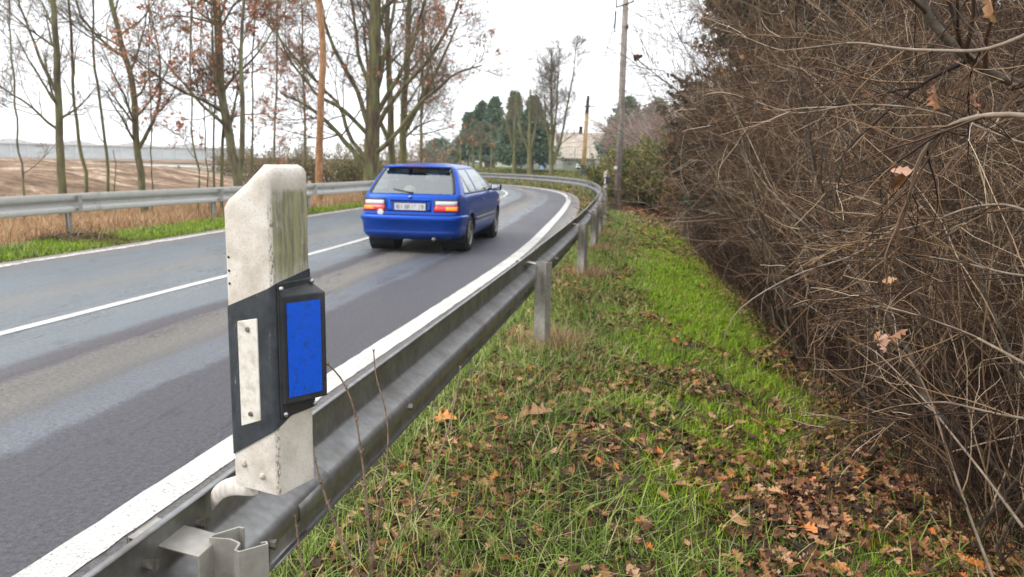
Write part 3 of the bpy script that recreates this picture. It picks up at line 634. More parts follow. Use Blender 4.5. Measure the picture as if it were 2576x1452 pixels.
# ------------------------------------------------------------------ blue hatchback
def build_car():
    root = empty('parked_car', (0, 0, 0)); root.name = 'hatchback_car'
    tag(root, 'blue three-door hatchback driving away on the right-hand lane of the road', 'car')
    paint, nt, bs = mk('blue_paint'); bs.inputs['Base Color'].default_value = (.002, .05, .42, 1); bs.inputs['Roughness'].default_value = .32
    bs.inputs['Metallic'].default_value = .5; bs.inputs['Coat Weight'].default_value = .3; bs.inputs['Coat Roughness'].default_value = .08; bs.inputs['Specular IOR Level'].default_value = .25
    ob = N(nt, 'TexCoord').outputs['Object']
    sz = N(nt, 'SeparateXYZ'); nt.links.new(ob, sz.inputs[0])
    dirt = ramp(nt, mth(nt, 'ADD', sz.outputs[2], mth(nt, 'MULTIPLY', noise(nt, ob, 5, 5), .3)), [(.35, (1, 1, 1)), (.62, (0, 0, 0))])
    nt.links.new(mixc(nt, mth(nt, 'MULTIPLY', dirt, .5), (.0, .06, .40), (.03, .035, .05)), bs.inputs['Base Color'])
    nt.links.new(mth(nt, 'ADD', mth(nt, 'MULTIPLY', dirt, .3), .3), bs.inputs['Roughness'])
    glass, nt, bs = mk('car_glass'); bs.inputs['Base Color'].default_value = (.9, .97, .96, 1); bs.inputs['Roughness'].default_value = .03
    bs.inputs['IOR'].default_value = 1.45; tr = N(nt, 'BsdfTransparent'); tr.inputs[0].default_value = (.5, .6, .58, 1)
    gl = N(nt, 'BsdfGlossy'); gl.inputs['Roughness'].default_value = .04; gl.inputs[0].default_value = (.95, 1, 1, 1)
    fr = N(nt, 'LayerWeight'); fr.inputs[0].default_value = .35; ms = N(nt, 'MixShader')
    nt.links.new(mth(nt, 'ADD', mth(nt, 'MULTIPLY', fr.outputs[1], .55), .10, True), ms.inputs[0]); nt.links.new(tr.outputs[0], ms.inputs[1]); nt.links.new(gl.outputs[0], ms.inputs[2])
    nt.links.new(ms.outputs[0], nt.nodes['Material Output'].inputs[0])
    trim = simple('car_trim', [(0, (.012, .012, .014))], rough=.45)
    dark = simple('car_interior', [(.4, (.02, .02, .022)), (.6, (.04, .04, .042))], 10, .9)
    L0, L1 = -2.06, 2.06
    zk = [.22, .30, .42, .56, .60, .66, .80, .90, .93, 1.05, 1.20, 1.31, 1.35, 1.375]
    hw = [.76, .81, .838, .845, .845, .842, .83, .81, .79, .735, .665, .605, .56, .46]
    yr = [-1.95, -2.02, -2.05, -2.05, -2.04, -2.02, -1.99, -1.95, -1.92, -1.79, -1.63, -1.52, -1.465, -1.32]
    yf = [1.95, 2.03, 2.06, 2.05, 2.03, 1.98, 1.80, 1.25, 1.08, .80, .46, .20, .08, -.1]
    Z = np.concatenate([np.linspace(.22, .93, 22), np.linspace(.96, 1.31, 11), [1.335, 1.355, 1.375]])
    HW = np.interp(Z, zk, hw); YR = np.interp(Z, zk, yr); YF = np.interp(Z, zk, yf)
    def taper(y): return 1 - .14 * np.clip((abs(y) - 1.15) / .9, 0, 1.2) ** 2.6
    NS, NC, CD = 84, 18, .19
    rows = []; tagw = []
    for z, h, a, b in zip(Z, HW, YR, YF):
        row = []
        ys = np.linspace(a + CD, b - .10, NS)
        for y in ys: row.append((h * taper(y), y, z))
        xc = h * taper(b - .1)
        for k in range(1, NC):
            t = math.pi / 2 - math.pi * k / NC; sx_ = math.sin(t); row.append((xc * np.sign(sx_) * abs(sx_) ** .55, b - .1 + .1 * abs(math.cos(t)) ** .6, z))
        for y in ys[::-1]: row.append((-h * taper(y), y, z))
        xc = h * taper(a + CD)
        for k in range(1, NC):
            t = -math.pi / 2 + math.pi * k / NC; sx_ = math.sin(t); row.append((xc * np.sign(sx_) * abs(sx_) ** .55, a + CD - CD * abs(math.cos(t)) ** .75, z))
        rows.append(row)
    n = len(rows[0]); V = np.array(rows).reshape(-1, 3)
    AX = (-1.27, 1.265); AR = .335; AZ = .29
    body = []; seal = []; pane = {'rear_window': [], 'side_window': [], 'windscreen': []}
    for j in range(len(Z) - 1):
        zm = (Z[j] + Z[j + 1]) / 2
        for i in range(n):
            f = [j * n + i, j * n + (i + 1) % n, (j + 1) * n + (i + 1) % n, (j + 1) * n + i]
            c = V[f].mean(0); isside = i < NS - 1 or (NS + NC - 1 <= i < 2 * NS + NC - 2)
            if isside and any((c[1] - ax) ** 2 + (c[2] - AZ) ** 2 < AR ** 2 for ax in AX): continue
            if .945 < zm < 1.305:
                if isside:
                    a, b = np.interp(zm, zk, yr), np.interp(zm, zk, yf); u = (c[1] - a) / (b - a)
                    if .13 < u < .435 or .468 < u < .93: pane['side_window'].append((f, u < .45, c[0] > 0)); continue
                elif i >= 2 * NS + NC - 2:
                    kc = i - (2 * NS + NC - 2)
                    if 3 < kc < 14: pane['rear_window'].append((f, 0, 0)); continue
                    if kc in (3, 14): seal.append(f); continue
                else:
                    if 2 < i - (NS - 1) < 15: pane['windscreen'].append((f, 0, 0)); continue
            if not isside and i >= 2 * NS + NC - 2 and (.93 < zm < .946 or 1.304 < zm < 1.33) and 2 < i - (2 * NS + NC - 2) < 15: seal.append(f); continue
            body.append(f)
    # snap arch rims to a circle
    used = {}
    for k in range(len(V)):
        for ax in AX:
            dy, dz = V[k, 1] - ax, V[k, 2] - AZ; d = math.hypot(dy, dz)
            if AR - .045 < d < AR + .03 and abs(V[k, 0]) > .7: V[k, 1] = ax + dy / d * AR; V[k, 2] = AZ + dz / d * AR
    # roof cap
    j = len(Z) - 1; top = V[j * n:(j + 1) * n]; V = list(map(tuple, V)); base = j * n
    NR = 9
    rightI = list(range(0, NS)); leftI = [NS + NC - 1 + (NS - 1 - k) for k in range(NS)]
    grid = []
    for k in range(NS):
        a, b = np.array(V[base + rightI[k]]), np.array(V[base + leftI[k]]); line = [base + rightI[k]]
        for q in range(1, NR):
            t = q / NR; p = a * (1 - t) + b * t; p[2] += .028 * (1 - (2 * t - 1) ** 2) * min(1, (k + 2) / 10, (NS - k + 1) / 10); V.append(tuple(p)); line.append(len(V) - 1)
        line.append(base + leftI[k]); grid.append(line)
    for k in range(NS - 1):
        for q in range(NR): body.append([grid[k][q], grid[k + 1][q], grid[k + 1][q + 1], grid[k][q + 1]])
    body.append([base + i for i in range(NS - 1, NS + NC)] + grid[NS - 1][::-1][1:-1])
    body.append([base + i for i in range(2 * NS + NC - 2, n)] + [base] + grid[0][1:-1])
    def sub(name, faces, mat, offm=0, solid=0):
        ids = sorted({i for f in faces for i in f}); mp = {i: k for k, i in enumerate(ids)}
        b = MB(); b.v = [V[i] for i in ids]; b.f = [[mp[i] for i in f] for f in faces]
        return b.build(name, mat, root, smooth=True, solid=solid)
    bo = sub('body', body, paint, solid=.006)
    sub('window_seal', seal, trim, solid=.008)
    sub('rear_window', [f[0] for f in pane['rear_window']], glass); sub('windscreen', [f[0] for f in pane['windscreen']], glass)
    for q in (True, False):
        for s in (True, False): sub('side_window', [f[0] for f in pane['side_window'] if f[1] == q and f[2] == s], glass)
    # surface finders
    def rear(x, z, o=0):
        h = np.interp(z, zk, hw); a = np.interp(z, zk, yr); xc = h * taper(a + CD); s_ = min(abs(x) / xc, 1.0) ** (1 / .55)
        c_ = math.sqrt(max(0, 1 - s_ * s_)); y = a + CD - CD * c_ ** .75
        return (x * (1 + o * .3), y - o, z)
    def side(y, z, sg, o=0): return (sg * (np.interp(z, zk, hw) * taper(y) + o), y, z)
    def patch(name, fn, us_, zs, mat, parent, o=.008, bev=0, th=.02):
        b = MB(); 
        for z in zs:
            for u in us_: b.v.append(fn(u, z, o))
        k = len(us_)
        for a in range(len(zs) - 1):
            for c in range(k - 1): b.f.append([a * k + c, a * k + c + 1, (a + 1) * k + c + 1, (a + 1) * k + c])
        ob_ = b.build(name, mat, parent, smooth=True); m_ = ob_.modifiers.new('s', 'SOLIDIFY'); m_.thickness = th; m_.offset = 0
        if bev: q_ = ob_.modifiers.new('b', 'BEVEL'); q_.width = bev; q_.segments = 2; q_.limit_method = 'ANGLE'
        return ob_
    LS = lambda a, b, k: list(np.linspace(a, b, k))
    # bumper wraps round the tail
    b = MB(); prof = [(.24, .012), (.27, .03), (.335, .034), (.345, .026), (.36, .024), (.50, .026), (.52, .044), (.575, .05), (.60, .03), (.605, .0)]
    path = [(.83, -1.60, 'S', 1), (.83, -1.75, 'S', 1), (.82, -1.88, 'S', 1)]
    row = []
    for z, o in prof:
        r_ = [side(y, z, 1, o) for y in (-1.64, -1.70, -1.76, -1.82)]
        h = np.interp(z, zk, hw); a = np.interp(z, zk, yr); xc = h * taper(a + CD)
        for k in range(1, NC):
            t = math.pi / 2 - math.pi * k / NC; sx_ = math.sin(t); r_.append(((xc + o) * np.sign(sx_) * abs(sx_) ** .55, a + CD - (CD + o) * abs(math.cos(t)) ** .75, z))
        r_ += [side(y, z, -1, o) for y in (-1.82, -1.76, -1.70, -1.64)]; row.append(r_)
    k = len(row[0])
    for r_ in row: b.v += r_
    for a in range(len(row) - 1):
        for c in range(k - 1): b.f.append([a * k + c + 1, a * k + c, (a + 1) * k + c, (a + 1) * k + c + 1])
    b.build('bumper', paint, root, smooth=True)
    # lights
    red, nt, bs = mk('tail_red'); bs.inputs['Base Color'].default_value = (.36, .005, .006, 1); bs.inputs['Roughness'].default_value = .15; bs.inputs['Emission Color'].default_value = (1, .02, .01, 1); bs.inputs['Emission Strength'].default_value = .35; bs.inputs['Coat Weight'].default_value = 1
    amb, nt, bs = mk('tail_amber'); bs.inputs['Base Color'].default_value = (.9, .2, .02, 1); bs.inputs['Roughness'].default_value = .15; bs.inputs['Emission Color'].default_value = (1, .22, .02, 1); bs.inputs['Emission Strength'].default_value = .8
    clr, nt, bs = mk('tail_clear'); bs.inputs['Base Color'].default_value = (.55, .53, .55, 1); bs.inputs['Roughness'].default_value = .12; bs.inputs['Coat Weight'].default_value = 1
    plate_m, nt, bs = mk('plate'); ob = N(nt, 'TexCoord').outputs['Object']
    for sg in (1, -1):
        lb = patch('tail_light', rear, LS(.385 * sg, .755 * sg, 9), LS(.655, .85, 6), trim, root, .004, th=.010)
        patch('red_lens', rear, LS(.395 * sg, .75 * sg, 8), LS(.67, .75, 3), red, lb, .016, th=.012)
        patch('clear_lens', rear, LS(.41 * sg, .735 * sg, 8), LS(.755, .822, 3), clr, lb, .016, th=.012)
        patch('lit_lens', rear, LS(.575 * sg, .735 * sg, 5), LS(.685, .738, 3), amb, lb, .019, th=.012)
    patch('tailgate_shadow_seam', rear, LS(-.72, .72, 24), [.608, .618], trim, root, .005, th=.006)  # dark trim strip drawn in as the shadow line between bumper and tailgate
    for sg in (1, -1): patch('tailgate_shadow_seam', rear, LS(.765 * sg, .773 * sg, 2), LS(.62, .92, 6), trim, root, .003, th=.006)
    for sg in (1, -1):
        b = MB(); b.add([side(1.62, .62, sg, .006), side(1.95, .60, sg, .004), side(1.93, .70, sg, .004), side(1.62, .72, sg, .006)], [[0, 1, 2, 3]]); b.build('headlight', clr, root, solid=.01)
        b = MB(); b.poly([side(1.33, .70, sg, .006), side(1.41, .70, sg, .006), side(1.41, .725, sg, .006), side(1.33, .725, sg, .006)]); b.build('side_indicator', amb, root, solid=.008)
        for (y0, y1) in ((-1.66, -1.63),): pass
        # rub strip, door line, sill
        b = MB()
        ys = LS(-.90, .90, 20)
        for z, o in ((.47, .004), (.48, .018), (.515, .018), (.525, .004)): b.v += [side(y, z, sg, o) for y in ys]
        for a in range(3):
            for c in range(19): b.f.append([a * 20 + c, a * 20 + c + 1, (a + 1) * 20 + c + 1, (a + 1) * 20 + c])
        b.build('rub_strip', simple('strip', [(0, (.09, .085, .1))], rough=.4), root, smooth=True)
        b = MB()
        for seam in ([(-.42, z) for z in LS(.30, .93, 12)], [(.80, z) for z in LS(.32, .92, 12)], [(y, .30) for y in LS(-.42, .80, 10)]):
            hv = seam[0][0] == seam[-1][0]
            for a in range(len(seam) - 1):
                (y0, z0), (y1, z1) = seam[a], seam[a + 1]; e1, e2 = (.004, 0) if hv else (0, .004)
                b.poly([side(y0 - e1, z0 - e2, sg, .0045), side(y1 - e1, z1 + (e2 if hv else -e2), sg, .0045), side(y1 + e1, z1 + e2, sg, .0045), side(y0 + e1, z0 + (-e2 if hv else e2), sg, .0045)])
        b.build('door_seam', trim, root)
        b = MB()
        for y in LS(-.34, -.14, 2)[:1]: b.box(side(-.26, .80, sg, .016), (.022, .17, .026))
        b.build('door_handle', paint, root, bevel=.006)
        # belt strip
        b = MB(); ys = LS(-1.55, .85, 24)
        for z, o in ((.925, .003), (.932, .010), (.944, .010), (.95, .003)): b.v += [side(y, z, sg, o) for y in ys]
        for a in range(3):
            for c in range(23): b.f.append([a * 24 + c, a * 24 + c + 1, (a + 1) * 24 + c + 1, (a + 1) * 24 + c])
        b.build('belt_trim', trim, root, smooth=True)
        # mirror
        mb = MB(); c = (sg * .92, .62, .985); mb.box(c, (.20, .10, .125)); mo = mb.build('wing_mirror', trim, root, bevel=.035, seg=4, smooth=True)
        g = MB(); g.box((c[0], c[1] - .052, c[2]), (.155, .006, .09)); g.build('mirror_glass', simple('mirror', [(0, (.75, .8, .8))], rough=.05, metal=1), mo, bevel=.01)
        g = MB(); g.box((sg * .81, .63, .95), (.08, .05, .03)); g.build('mirror_arm', trim, mo)
    # tailgate furniture
    patch('number_plate_recess', rear, LS(-.37, .35, 12), LS(.655, .855, 5), paint, root, .004, th=.006)
    nt = plate_m.node_tree; bs = nt.nodes['Principled BSDF']; sx2 = N(nt, 'SeparateXYZ'); nt.links.new(ob, sx2.inputs[0])
    inz = mth(nt, 'MULTIPLY', mth(nt, 'GREATER_THAN', sx2.outputs[2], .695), mth(nt, 'LESS_THAN', sx2.outputs[2], .765))
    ch = mth(nt, 'GREATER_THAN', noise(nt, mapping(nt, ob, (1, 0, .25)), 26, 2, .5), .5)
    inx = mth(nt, 'MULTIPLY', mth(nt, 'GREATER_THAN', sx2.outputs[0], -.21), mth(nt, 'LESS_THAN', sx2.outputs[0], .235))
    k_ = mth(nt, 'MULTIPLY', mth(nt, 'MULTIPLY', inz, ch), mth(nt, 'MULTIPLY', inx, .6))
    c = mixc(nt, k_, (.62, .6, .6), (.09, .09, .1)); c = mixc(nt, mth(nt, 'LESS_THAN', sx2.outputs[0], -.232), c, (.02, .08, .5))
    nt.links.new(c, bs.inputs['Base Color']); bs.inputs['Roughness'].default_value = .35
    pm = MB(); yy = rear(0, .73, .018)[1]; pm.box((.0, yy - .004, .732), (.52, .008, .105)); pm.build('number_plate', plate_m, root, bevel=.002)
    pf = MB(); pf.box((.0, yy + .004, .732), (.56, .01, .135)); pf.build('plate_surround', trim, root, bevel=.003)
    hb = MB(); hb.box((.0, rear(0, .835, .02)[1], .832), (.66, .035, .028)); hb.build('tailgate_grip', paint, root, bevel=.01, seg=3)
    em = MB(); em.sphere((0, rear(0, .885, .006)[1], .885), .034, 16, 6, .5); em.build('badge', M['screw'], root, smooth=True)
    em = MB(); em.cyl(rear(-.46, .638, -.005), rear(-.46, .638, .022), .052, .05, 20); em.build('round_sticker', simple('sticker', [(.4, (.6, .6, .56)), (.6, (.75, .75, .72))], 30, .5), root, bevel=.004)
    sp_ = MB(); zs = [1.325, 1.345, 1.36]
    for z, y, w_ in ((1.318, -1.55, .55), (1.333, -1.61, .55), (1.352, -1.58, .54), (1.374, -1.37, .48)):
        for x in LS(-1, 1, 15): sp_.v.append((x * w_, y + .05 * abs(x) ** 3, z + .012 * (1 - x * x)))
    for a in range(3):
        for c in range(14): sp_.f.append([a * 15 + c, a * 15 + c + 1, (a + 1) * 15 + c + 1, (a + 1) * 15 + c])
    sp_.build('roof_spoiler', paint, root, smooth=True, solid=.006)
    bl_ = MB(); bl_.box((0, -1.612, 1.345), (.34, .012, .016)); bl_.build('brake_light', simple('brakelens', [(0, (.12, .004, .01))], rough=.2), root, bevel=.003)
    wp = MB(); wp.cyl(rear(.02, .945, .016), rear(-.30, 1.0, .018), .007, .005, 8); wp.cyl(rear(.02, .945, .0), rear(.02, .945, .03), .018, .014, 10); wp.build('rear_wiper', trim, root)
    ex_ = MB(); ex_.cyl((.40, -2.08, .235), (.40, -1.8, .245), .028, .028, 16); ex_.build('exhaust_pipe', M['bolt'], root, smooth=True)
    # underbody, interior tub, seats
    ub = MB(); ub.box((0, 0, .245), (1.36, 3.7, .06)); ub.box((0, -1.82, .30), (1.3, .25, .14))
    for ax in AX:
        for sg in (1, -1): ub.cyl((sg * .40, ax, .30), (sg * .80, ax, .30), .345, .345, 28)
    ub.build('underbody', M['rubber'], root)
    it = MB(); it.box((0, -.55, .70), (1.42, 2.3, .40)); it.build('cabin_lining', dark, root)
    for x in (-.36, .36):
        for y in (-.1, -.95):
            st = MB(); st.box((x, y, .93), (.46 if y > -.5 else .5, .13, .36)); se = st.build('seat', dark, root, bevel=.03, seg=2); hr = MB(); hr.box((x, y, 1.175), (.24, .08, .12)); hr.build('headrest', dark, se, bevel=.025, seg=2)
    cush = MB(); cush.sphere((-.12, -1.55, .97), .1, 12, 8, .8); cush.build('cushion', simple('cushion', [(.4, (.6, .4, .25)), (.6, (.7, .55, .4))], 12, .8), root, smooth=True)
    ps = MB(); ps.box((0, -1.55, .905), (1.2, .5, .02)); ps.build('parcel_shelf', dark, root)
    stw = MB(); stw.lathe([(.17, 0), (.185, .015), (.17, .03), (.16, .015), (.17, 0)], 24, Matrix.Translation((-.36, .45, .92)) @ Matrix.Rotation(rad(-65), 4, 'X')); stw.build('steering_wheel', dark, root, smooth=True)
    # wheels
    for ax in AX:
        for sg in (1, -1):
            Mx = Matrix.Translation((sg * .735, ax, .29)) @ Matrix.Rotation(rad(90) * sg, 4, 'Y')
            wh = MB(); wh.lathe([(.19, -.085), (.235, -.09), (.272, -.085), (.288, -.06), (.291, 0), (.288, .06), (.272, .085), (.235, .09), (.19, .082)], 40, Mx)
            we = empty('wheel', (0, 0, 0)); we.parent = root
            wh.build('tyre', M['rubber'], we, smooth=True)
            rim = MB(); rim.lathe([(.195, .083), (.188, .088), (.178, .08), (.172, .05), (.165, .0)], 40, Mx)
            for k_ in range(5):
                t = 2 * math.pi * k_ / 5 + .3
                def rp_(r, w2, h): 
                    c_, s2_ = math.cos(t), math.sin(t); return tuple(Mx @ Vector((r * c_ - w2 * s2_, r * s2_ + w2 * c_, h)))
                rim.add([rp_(.03, -.03, .075), rp_(.18, -.022, .068), rp_(.18, .022, .068), rp_(.03, .03, .075), rp_(.03, -.034, .045), rp_(.18, -.026, .045), rp_(.18, .026, .045), rp_(.03, .034, .045)], [[3, 2, 1, 0], [0, 1, 5, 4], [2, 3, 7, 6]])
            rim.lathe([(.0001, .082), (.04, .08), (.05, .07), (.05, .04)], 20, Mx)
            rim.build('rim', simple('alloy', [(.4, (.28, .26, .23)), (.6, (.42, .4, .36))], 20, .4, .7), we, smooth=False)
            di = MB(); di.cyl(tuple(Mx @ Vector((0, 0, .0))), tuple(Mx @ Vector((0, 0, .03))), .185, .185, 24); di.build('brake_disc', M['drain'], we)
    root.location = (-1.33, 14.4, 0.004); root.rotation_euler = (0, 0, -rad(8.3))
    return root
build_car()

#PART2
# ------------------------------------------------------------------ trees
def resample(pts, n):
    p = np.array(pts, float); t = np.concatenate([[0], np.cumsum(np.linalg.norm(np.diff(p, axis=0), axis=1))]); g = np.linspace(0, t[-1], n)
    return np.stack([np.interp(g, t, p[:, k]) for k in range(3)], 1)
def bare_tree(seed, pts, r0, name, label, cat='tree', group=None, bark='bark', L=(3.2, 1.5, .8, .45), K=(12, 6, 5, 4), ang=.85, grav=.05, leaves=0, leafmat='oakleaf', lsize=.05, limbs=(), t0=.22, rtop=.3, wob=.03, twigmat='treetwig', minr=.004, bias=None, cluster=1):
    """trunk follows surveyed points; limbs: extra trunk-like paths (points, radius)"""
    rng = np.random.default_rng(seed); n = 22
    T = resample(pts, n); T[1:, :2] += np.cumsum(rng.normal(0, wob, (n - 1, 2)), 0) * .6
    R0 = r0 * (1 - np.linspace(0, 1, n) * (1 - rtop)); R0[0] *= 1.35; R0[1] *= 1.08
    base = T[0].copy(); root = empty(name, tuple(base), label, cat, group)
    loc = lambda g: [(p - base, r) for p, r in g]
    g0 = [(T[None], R0[None])]
    main = []
    for lp, lr in limbs:
        q = resample(lp, 14); q[1:] += np.cumsum(rng.normal(0, wob, (13, 3)), 0) * .5; main.append((q[None], (lr * (1 - np.linspace(0, 1, 14) * .72))[None]))
    tube_obj('trunk', loc(g0 + main), M[bark], root, 8)
    par = [(T[None], R0[None])] + main
    l1P = []; l1R = []
    for k, (p, r) in enumerate(par):
        kk = K[0] if k == 0 else max(3, int(K[0] * .55))
        a, b = branch(rng, p, r, kk, t0 if k == 0 else .2, 1, ang, L[0] * (1 if k == 0 else .6), 8, .10, grav, .42, .3, bias=bias, minr=minr * 2); l1P.append(a); l1R.append(b)
    P1 = np.concatenate(l1P); R1 = np.concatenate(l1R)
    P2, R2 = branch(rng, P1, R1, K[1], .12, 1, .7, L[1], 6, .14, grav, .5, .4, minr=minr * 1.2)
    P3, R3 = branch(rng, P2, R2, K[2], .12, 1, .65, L[2], 4, .16, grav * .6, .55, .5, minr=minr * .8)
    P4, R4 = branch(rng, P3, R3, K[3], .2, 1, .6, L[3], 3, .16, 0, .6, .5, minr=minr * .6)
    cr = tube_obj('branches', loc([(P1, R1)]), M[bark], root, 5)
    tube_obj('twigs', loc([(P2, R2), (P3, R3), (P4, R4)]), M[twigmat], cr, 3)
    if leaves:
        allp = np.concatenate([P3[:, ::1][:, :4]]) if False else P3
        # leaves hang in clusters on some of the twigs
        sel = rng.choice(len(P3), max(1, int(len(P3) * .35)), replace=False)
        if cluster < 1:
            zc = P3[sel, 0, 2]; sel = sel[zc < np.quantile(zc, cluster)]
        ps, _ = sample(rng, P3[sel], leaves, .3); ps = ps + rng.normal(0, lsize * .8, ps.shape)
        V, F = lobed(rng, ps - base, lsize * 2, None, .5)
        mesh_np('leaves', V, [F], M[leafmat], cr)
    return root

def up(x, d, ybase, ytop, wig=()):        # trunk line between two heights of the survey
    pass
def tpath(px0, px1, d, z0=None, top=None, mid=()):
    """trunk from the ground at column px0 to height (m) top, leaning to column px1 at the frame's top"""
    b = P(px0, 470, d); z0 = hz(b[0], b[1]) - .1 if z0 is None else z0
    t = P(px1, 0, d); hgt = t[2]
    pts = [(b[0], d, z0), (b[0] + .02, d, 1.2)]
    for px, py in mid: pts.append(tuple(P(px, py, d)))
    pts.append(tuple(t)); k = (top - hgt) if top else 3.5
    e = np.array(t) - np.array(pts[-2]); e = e / max(e[2], .1); pts.append(tuple(np.array(t) + e * k * np.array([.8, .8, 1])))
    return pts
GR = 'bare deciduous trees behind the far guard rail'
bare_tree(11, tpath(152, 130, 19, mid=[(146, 340), (137, 200)]), .105, 'bare_tree', 'bare mossy tree with straight trunk, leftmost of the thick ones behind the rail', group=GR, K=(16, 7, 5, 3), L=(2.6, 1.1, .6, .35), leaves=60, limbs=[([P(150, 330, 19), P(70, 265, 18.6), P(0, 220, 18.2), P(-60, 200, 18)], .035), ([P(140, 230, 19), P(90, 130, 19.3), P(50, 20, 19.5), P(30, -80, 19.7)], .045)])
bare_tree(12, tpath(213, 170, 20, mid=[(197, 380), (184, 240)]), .05, 'bare_tree', 'slim bare tree between the leftmost thick trunk and a thinner one', group=GR, K=(12, 5, 4, 3), L=(1.6, .8, .5, .3))
bare_tree(13, tpath(268, 215, 21, mid=[(262, 400), (245, 270), (225, 130)]), .045, 'bare_tree', 'slimmest leaning bare tree left of the forked trunk', group=GR, K=(12, 5, 4, 3), L=(1.7, .8, .5, .3))
bare_tree(14, tpath(360, 275, 20, mid=[(352, 400), (341, 320), (328, 200), (300, 90)]), .10, 'bare_tree', 'bare tree forking low with a curved right stem, behind the rail', group=GR, K=(15, 7, 5, 3), L=(2.6, 1.1, .6, .35), leaves=40, limbs=[([P(350, 372, 20), P(380, 320, 19.8), P(404, 240, 19.7), P(408, 150, 19.8), P(380, 30, 20)], .05), ([P(322, 150, 20), P(270, 110, 20.2), P(200, 30, 20.4), P(170, -80, 20.5)], .045)])
bare_tree(15, tpath(60, 20, 18, mid=[(42, 370)], top=5), .028, 'sapling', 'thin bare sapling at the left edge behind the rail', group=None, K=(14, 5, 4, 3), L=(1.1, .5, .3, .2), rtop=.5)
bare_tree(16, tpath(495, 480, 19, mid=[(490, 400), (478, 330)], top=3.4), .028, 'sapling', 'thin sapling with a few orange leaves left of the leafy oak', K=(14, 5, 4, 3), L=(1.0, .5, .3, .2), leaves=260, lsize=.05, rtop=.4)
for k, (px, q, rr_) in enumerate(((535, 528, .03), (556, 548, .045), (520, 500, .02), (632, 640, .03), (282, 284, .02), (380, 372, .022))):
    bare_tree(30 + k, tpath(px, q, 19.5 + k * .3, top=(6.5, 8, 4, 6, 2.2, 4.5)[k] if k != 4 else 2.0) if k != 4 else [(*P(282, 470, 20)[:2], hz(*P(282, 470, 20)[:2])), tuple(P(281, 400, 20)), tuple(P(280, 378, 20))], rr_, 'sapling',
              ('slender bare stem just left of the leafy oak', 'tallest thin stem left of the leafy oak', 'short thin stem left of the pair beside the leafy oak', 'thin stem close to the right side of the leafy oak', 'short broken stump stem between two bare trees', 'thin short sapling right of the forked bare tree')[k],
              K=(9, 4, 3, 2) if k != 4 else (2, 1, 1, 1), L=(1.1, .5, .3, .2) if k != 4 else (.15, .1, .05, .05), rtop=.5, leaves=(80, 60, 0, 50, 0, 0)[k], lsize=.05)
bare_tree(17, tpath(598, 548, 19.5, mid=[(592, 420), (582, 330), (565, 200), (553, 90)]), .13, 'oak_tree', 'oak with two trunks and many orange leaves behind the white post', K=(16, 8, 6, 3), L=(2.8, 1.3, .7, .35), leaves=3200, lsize=.05, leafmat='oakleaf',
          limbs=[([P(602, 450, 19.5), P(612, 360, 19.4), P(610, 240, 19.3), P(608, 120, 19.3), P(615, 0, 19.3), P(630, -120, 19.3)], .075), ([P(585, 330, 19.5), P(520, 280, 19.2), P(440, 200, 18.9), P(400, 150, 18.8)], .045)])
bare_tree(18, tpath(802, 800, 26, mid=[(802, 400), (806, 250), (812, 130)], top=12), .125, 'pine_tree', 'straight pine with bare orange trunk standing before the big oak', bark='pinebark', K=(7, 6, 5, 3), L=(2.4, 1.1, .6, .35), t0=.55, leaves=300, lsize=.06, rtop=.6, wob=.008)
oak_limbs = [([P(930, 430, 30), P(890, 385, 30), P(845, 330, 29.8), P(780, 270, 29.5), P(700, 235, 29)], .11),
             ([P(928, 415, 30), P(880, 330, 30), P(855, 260, 30.2), P(810, 210, 30.3), P(735, 130, 30.5), P(660, 30, 31)], .085),
             ([P(930, 345, 30), P(880, 290, 29.6), P(800, 240, 29.2), P(730, 150, 29), P(690, 60, 29)], .085),
             ([P(930, 330, 30), P(900, 230, 30), P(840, 120, 30), P(800, 0, 30), P(780, -120, 30)], .10),
             ([P(938, 345, 30), P(975, 270, 29.6), P(1020, 220, 29.3), P(1080, 160, 29), P(1140, 60, 29), P(1180, -60, 29)], .10),
             ([P(940, 300, 30), P(980, 230, 30), P(1040, 120, 30), P(1070, 20, 30), P(1100, -100, 30)], .10),
             ([P(935, 250, 30), P(905, 130, 30.4), P(890, 0, 30.8), P(870, -130, 31)], .085),
             ([P(940, 385, 30), P(970, 360, 29.5), P(1000, 330, 29.2), P(1060, 250, 29), P(1130, 190, 28.8), P(1200, 170, 28.6)], .1),
             ([P(938, 280, 30), P(958, 150, 30), P(985, 20, 30), P(1000, -100, 30)], .11)]
bare_tree(19, tpath(935, 940, 30, mid=[(934, 400), (936, 200)], top=14), .32, 'oak_tree', 'huge mossy oak with spreading bare limbs behind the blue car', bark='oakbark', K=(14, 7, 5, 3), L=(4.2, 2.2, 1.1, .55), leaves=2400, lsize=.06, limbs=oak_limbs, t0=.35, rtop=.28, wob=.05, minr=.007, cluster=.6)
bare_tree(20, tpath(985, 980, 33, mid=[(984, 400), (983, 250), (978, 120)], top=12), .16, 'bare_tree', 'dark bare trunk standing right behind the huge oak', bark='oakbark', K=(14, 8, 5, 3), L=(3.2, 1.5, .8, .45), t0=.3, minr=.006, limbs=[([P(984, 370, 33), P(950, 290, 33), P(925, 180, 33), P(915, 50, 33)], .1)])
bare_tree(21, tpath(1016, 1030, 34, mid=[(1015, 380), (1018, 280), (1025, 150)], top=12), .18, 'bare_tree', 'green mossy trunk right of the huge oak above the car', bark='mossbark', K=(16, 8, 6, 3), L=(3.4, 1.6, .8, .45), t0=.3, leaves=500, lsize=.06, minr=.006, limbs=[([P(1018, 330, 34), P(1060, 250, 33.6), P(1110, 150, 33.3), P(1150, 60, 33)], .12), ([P(1016, 350, 34), P(1050, 320, 33.5), P(1100, 300, 33.2)], .06)])
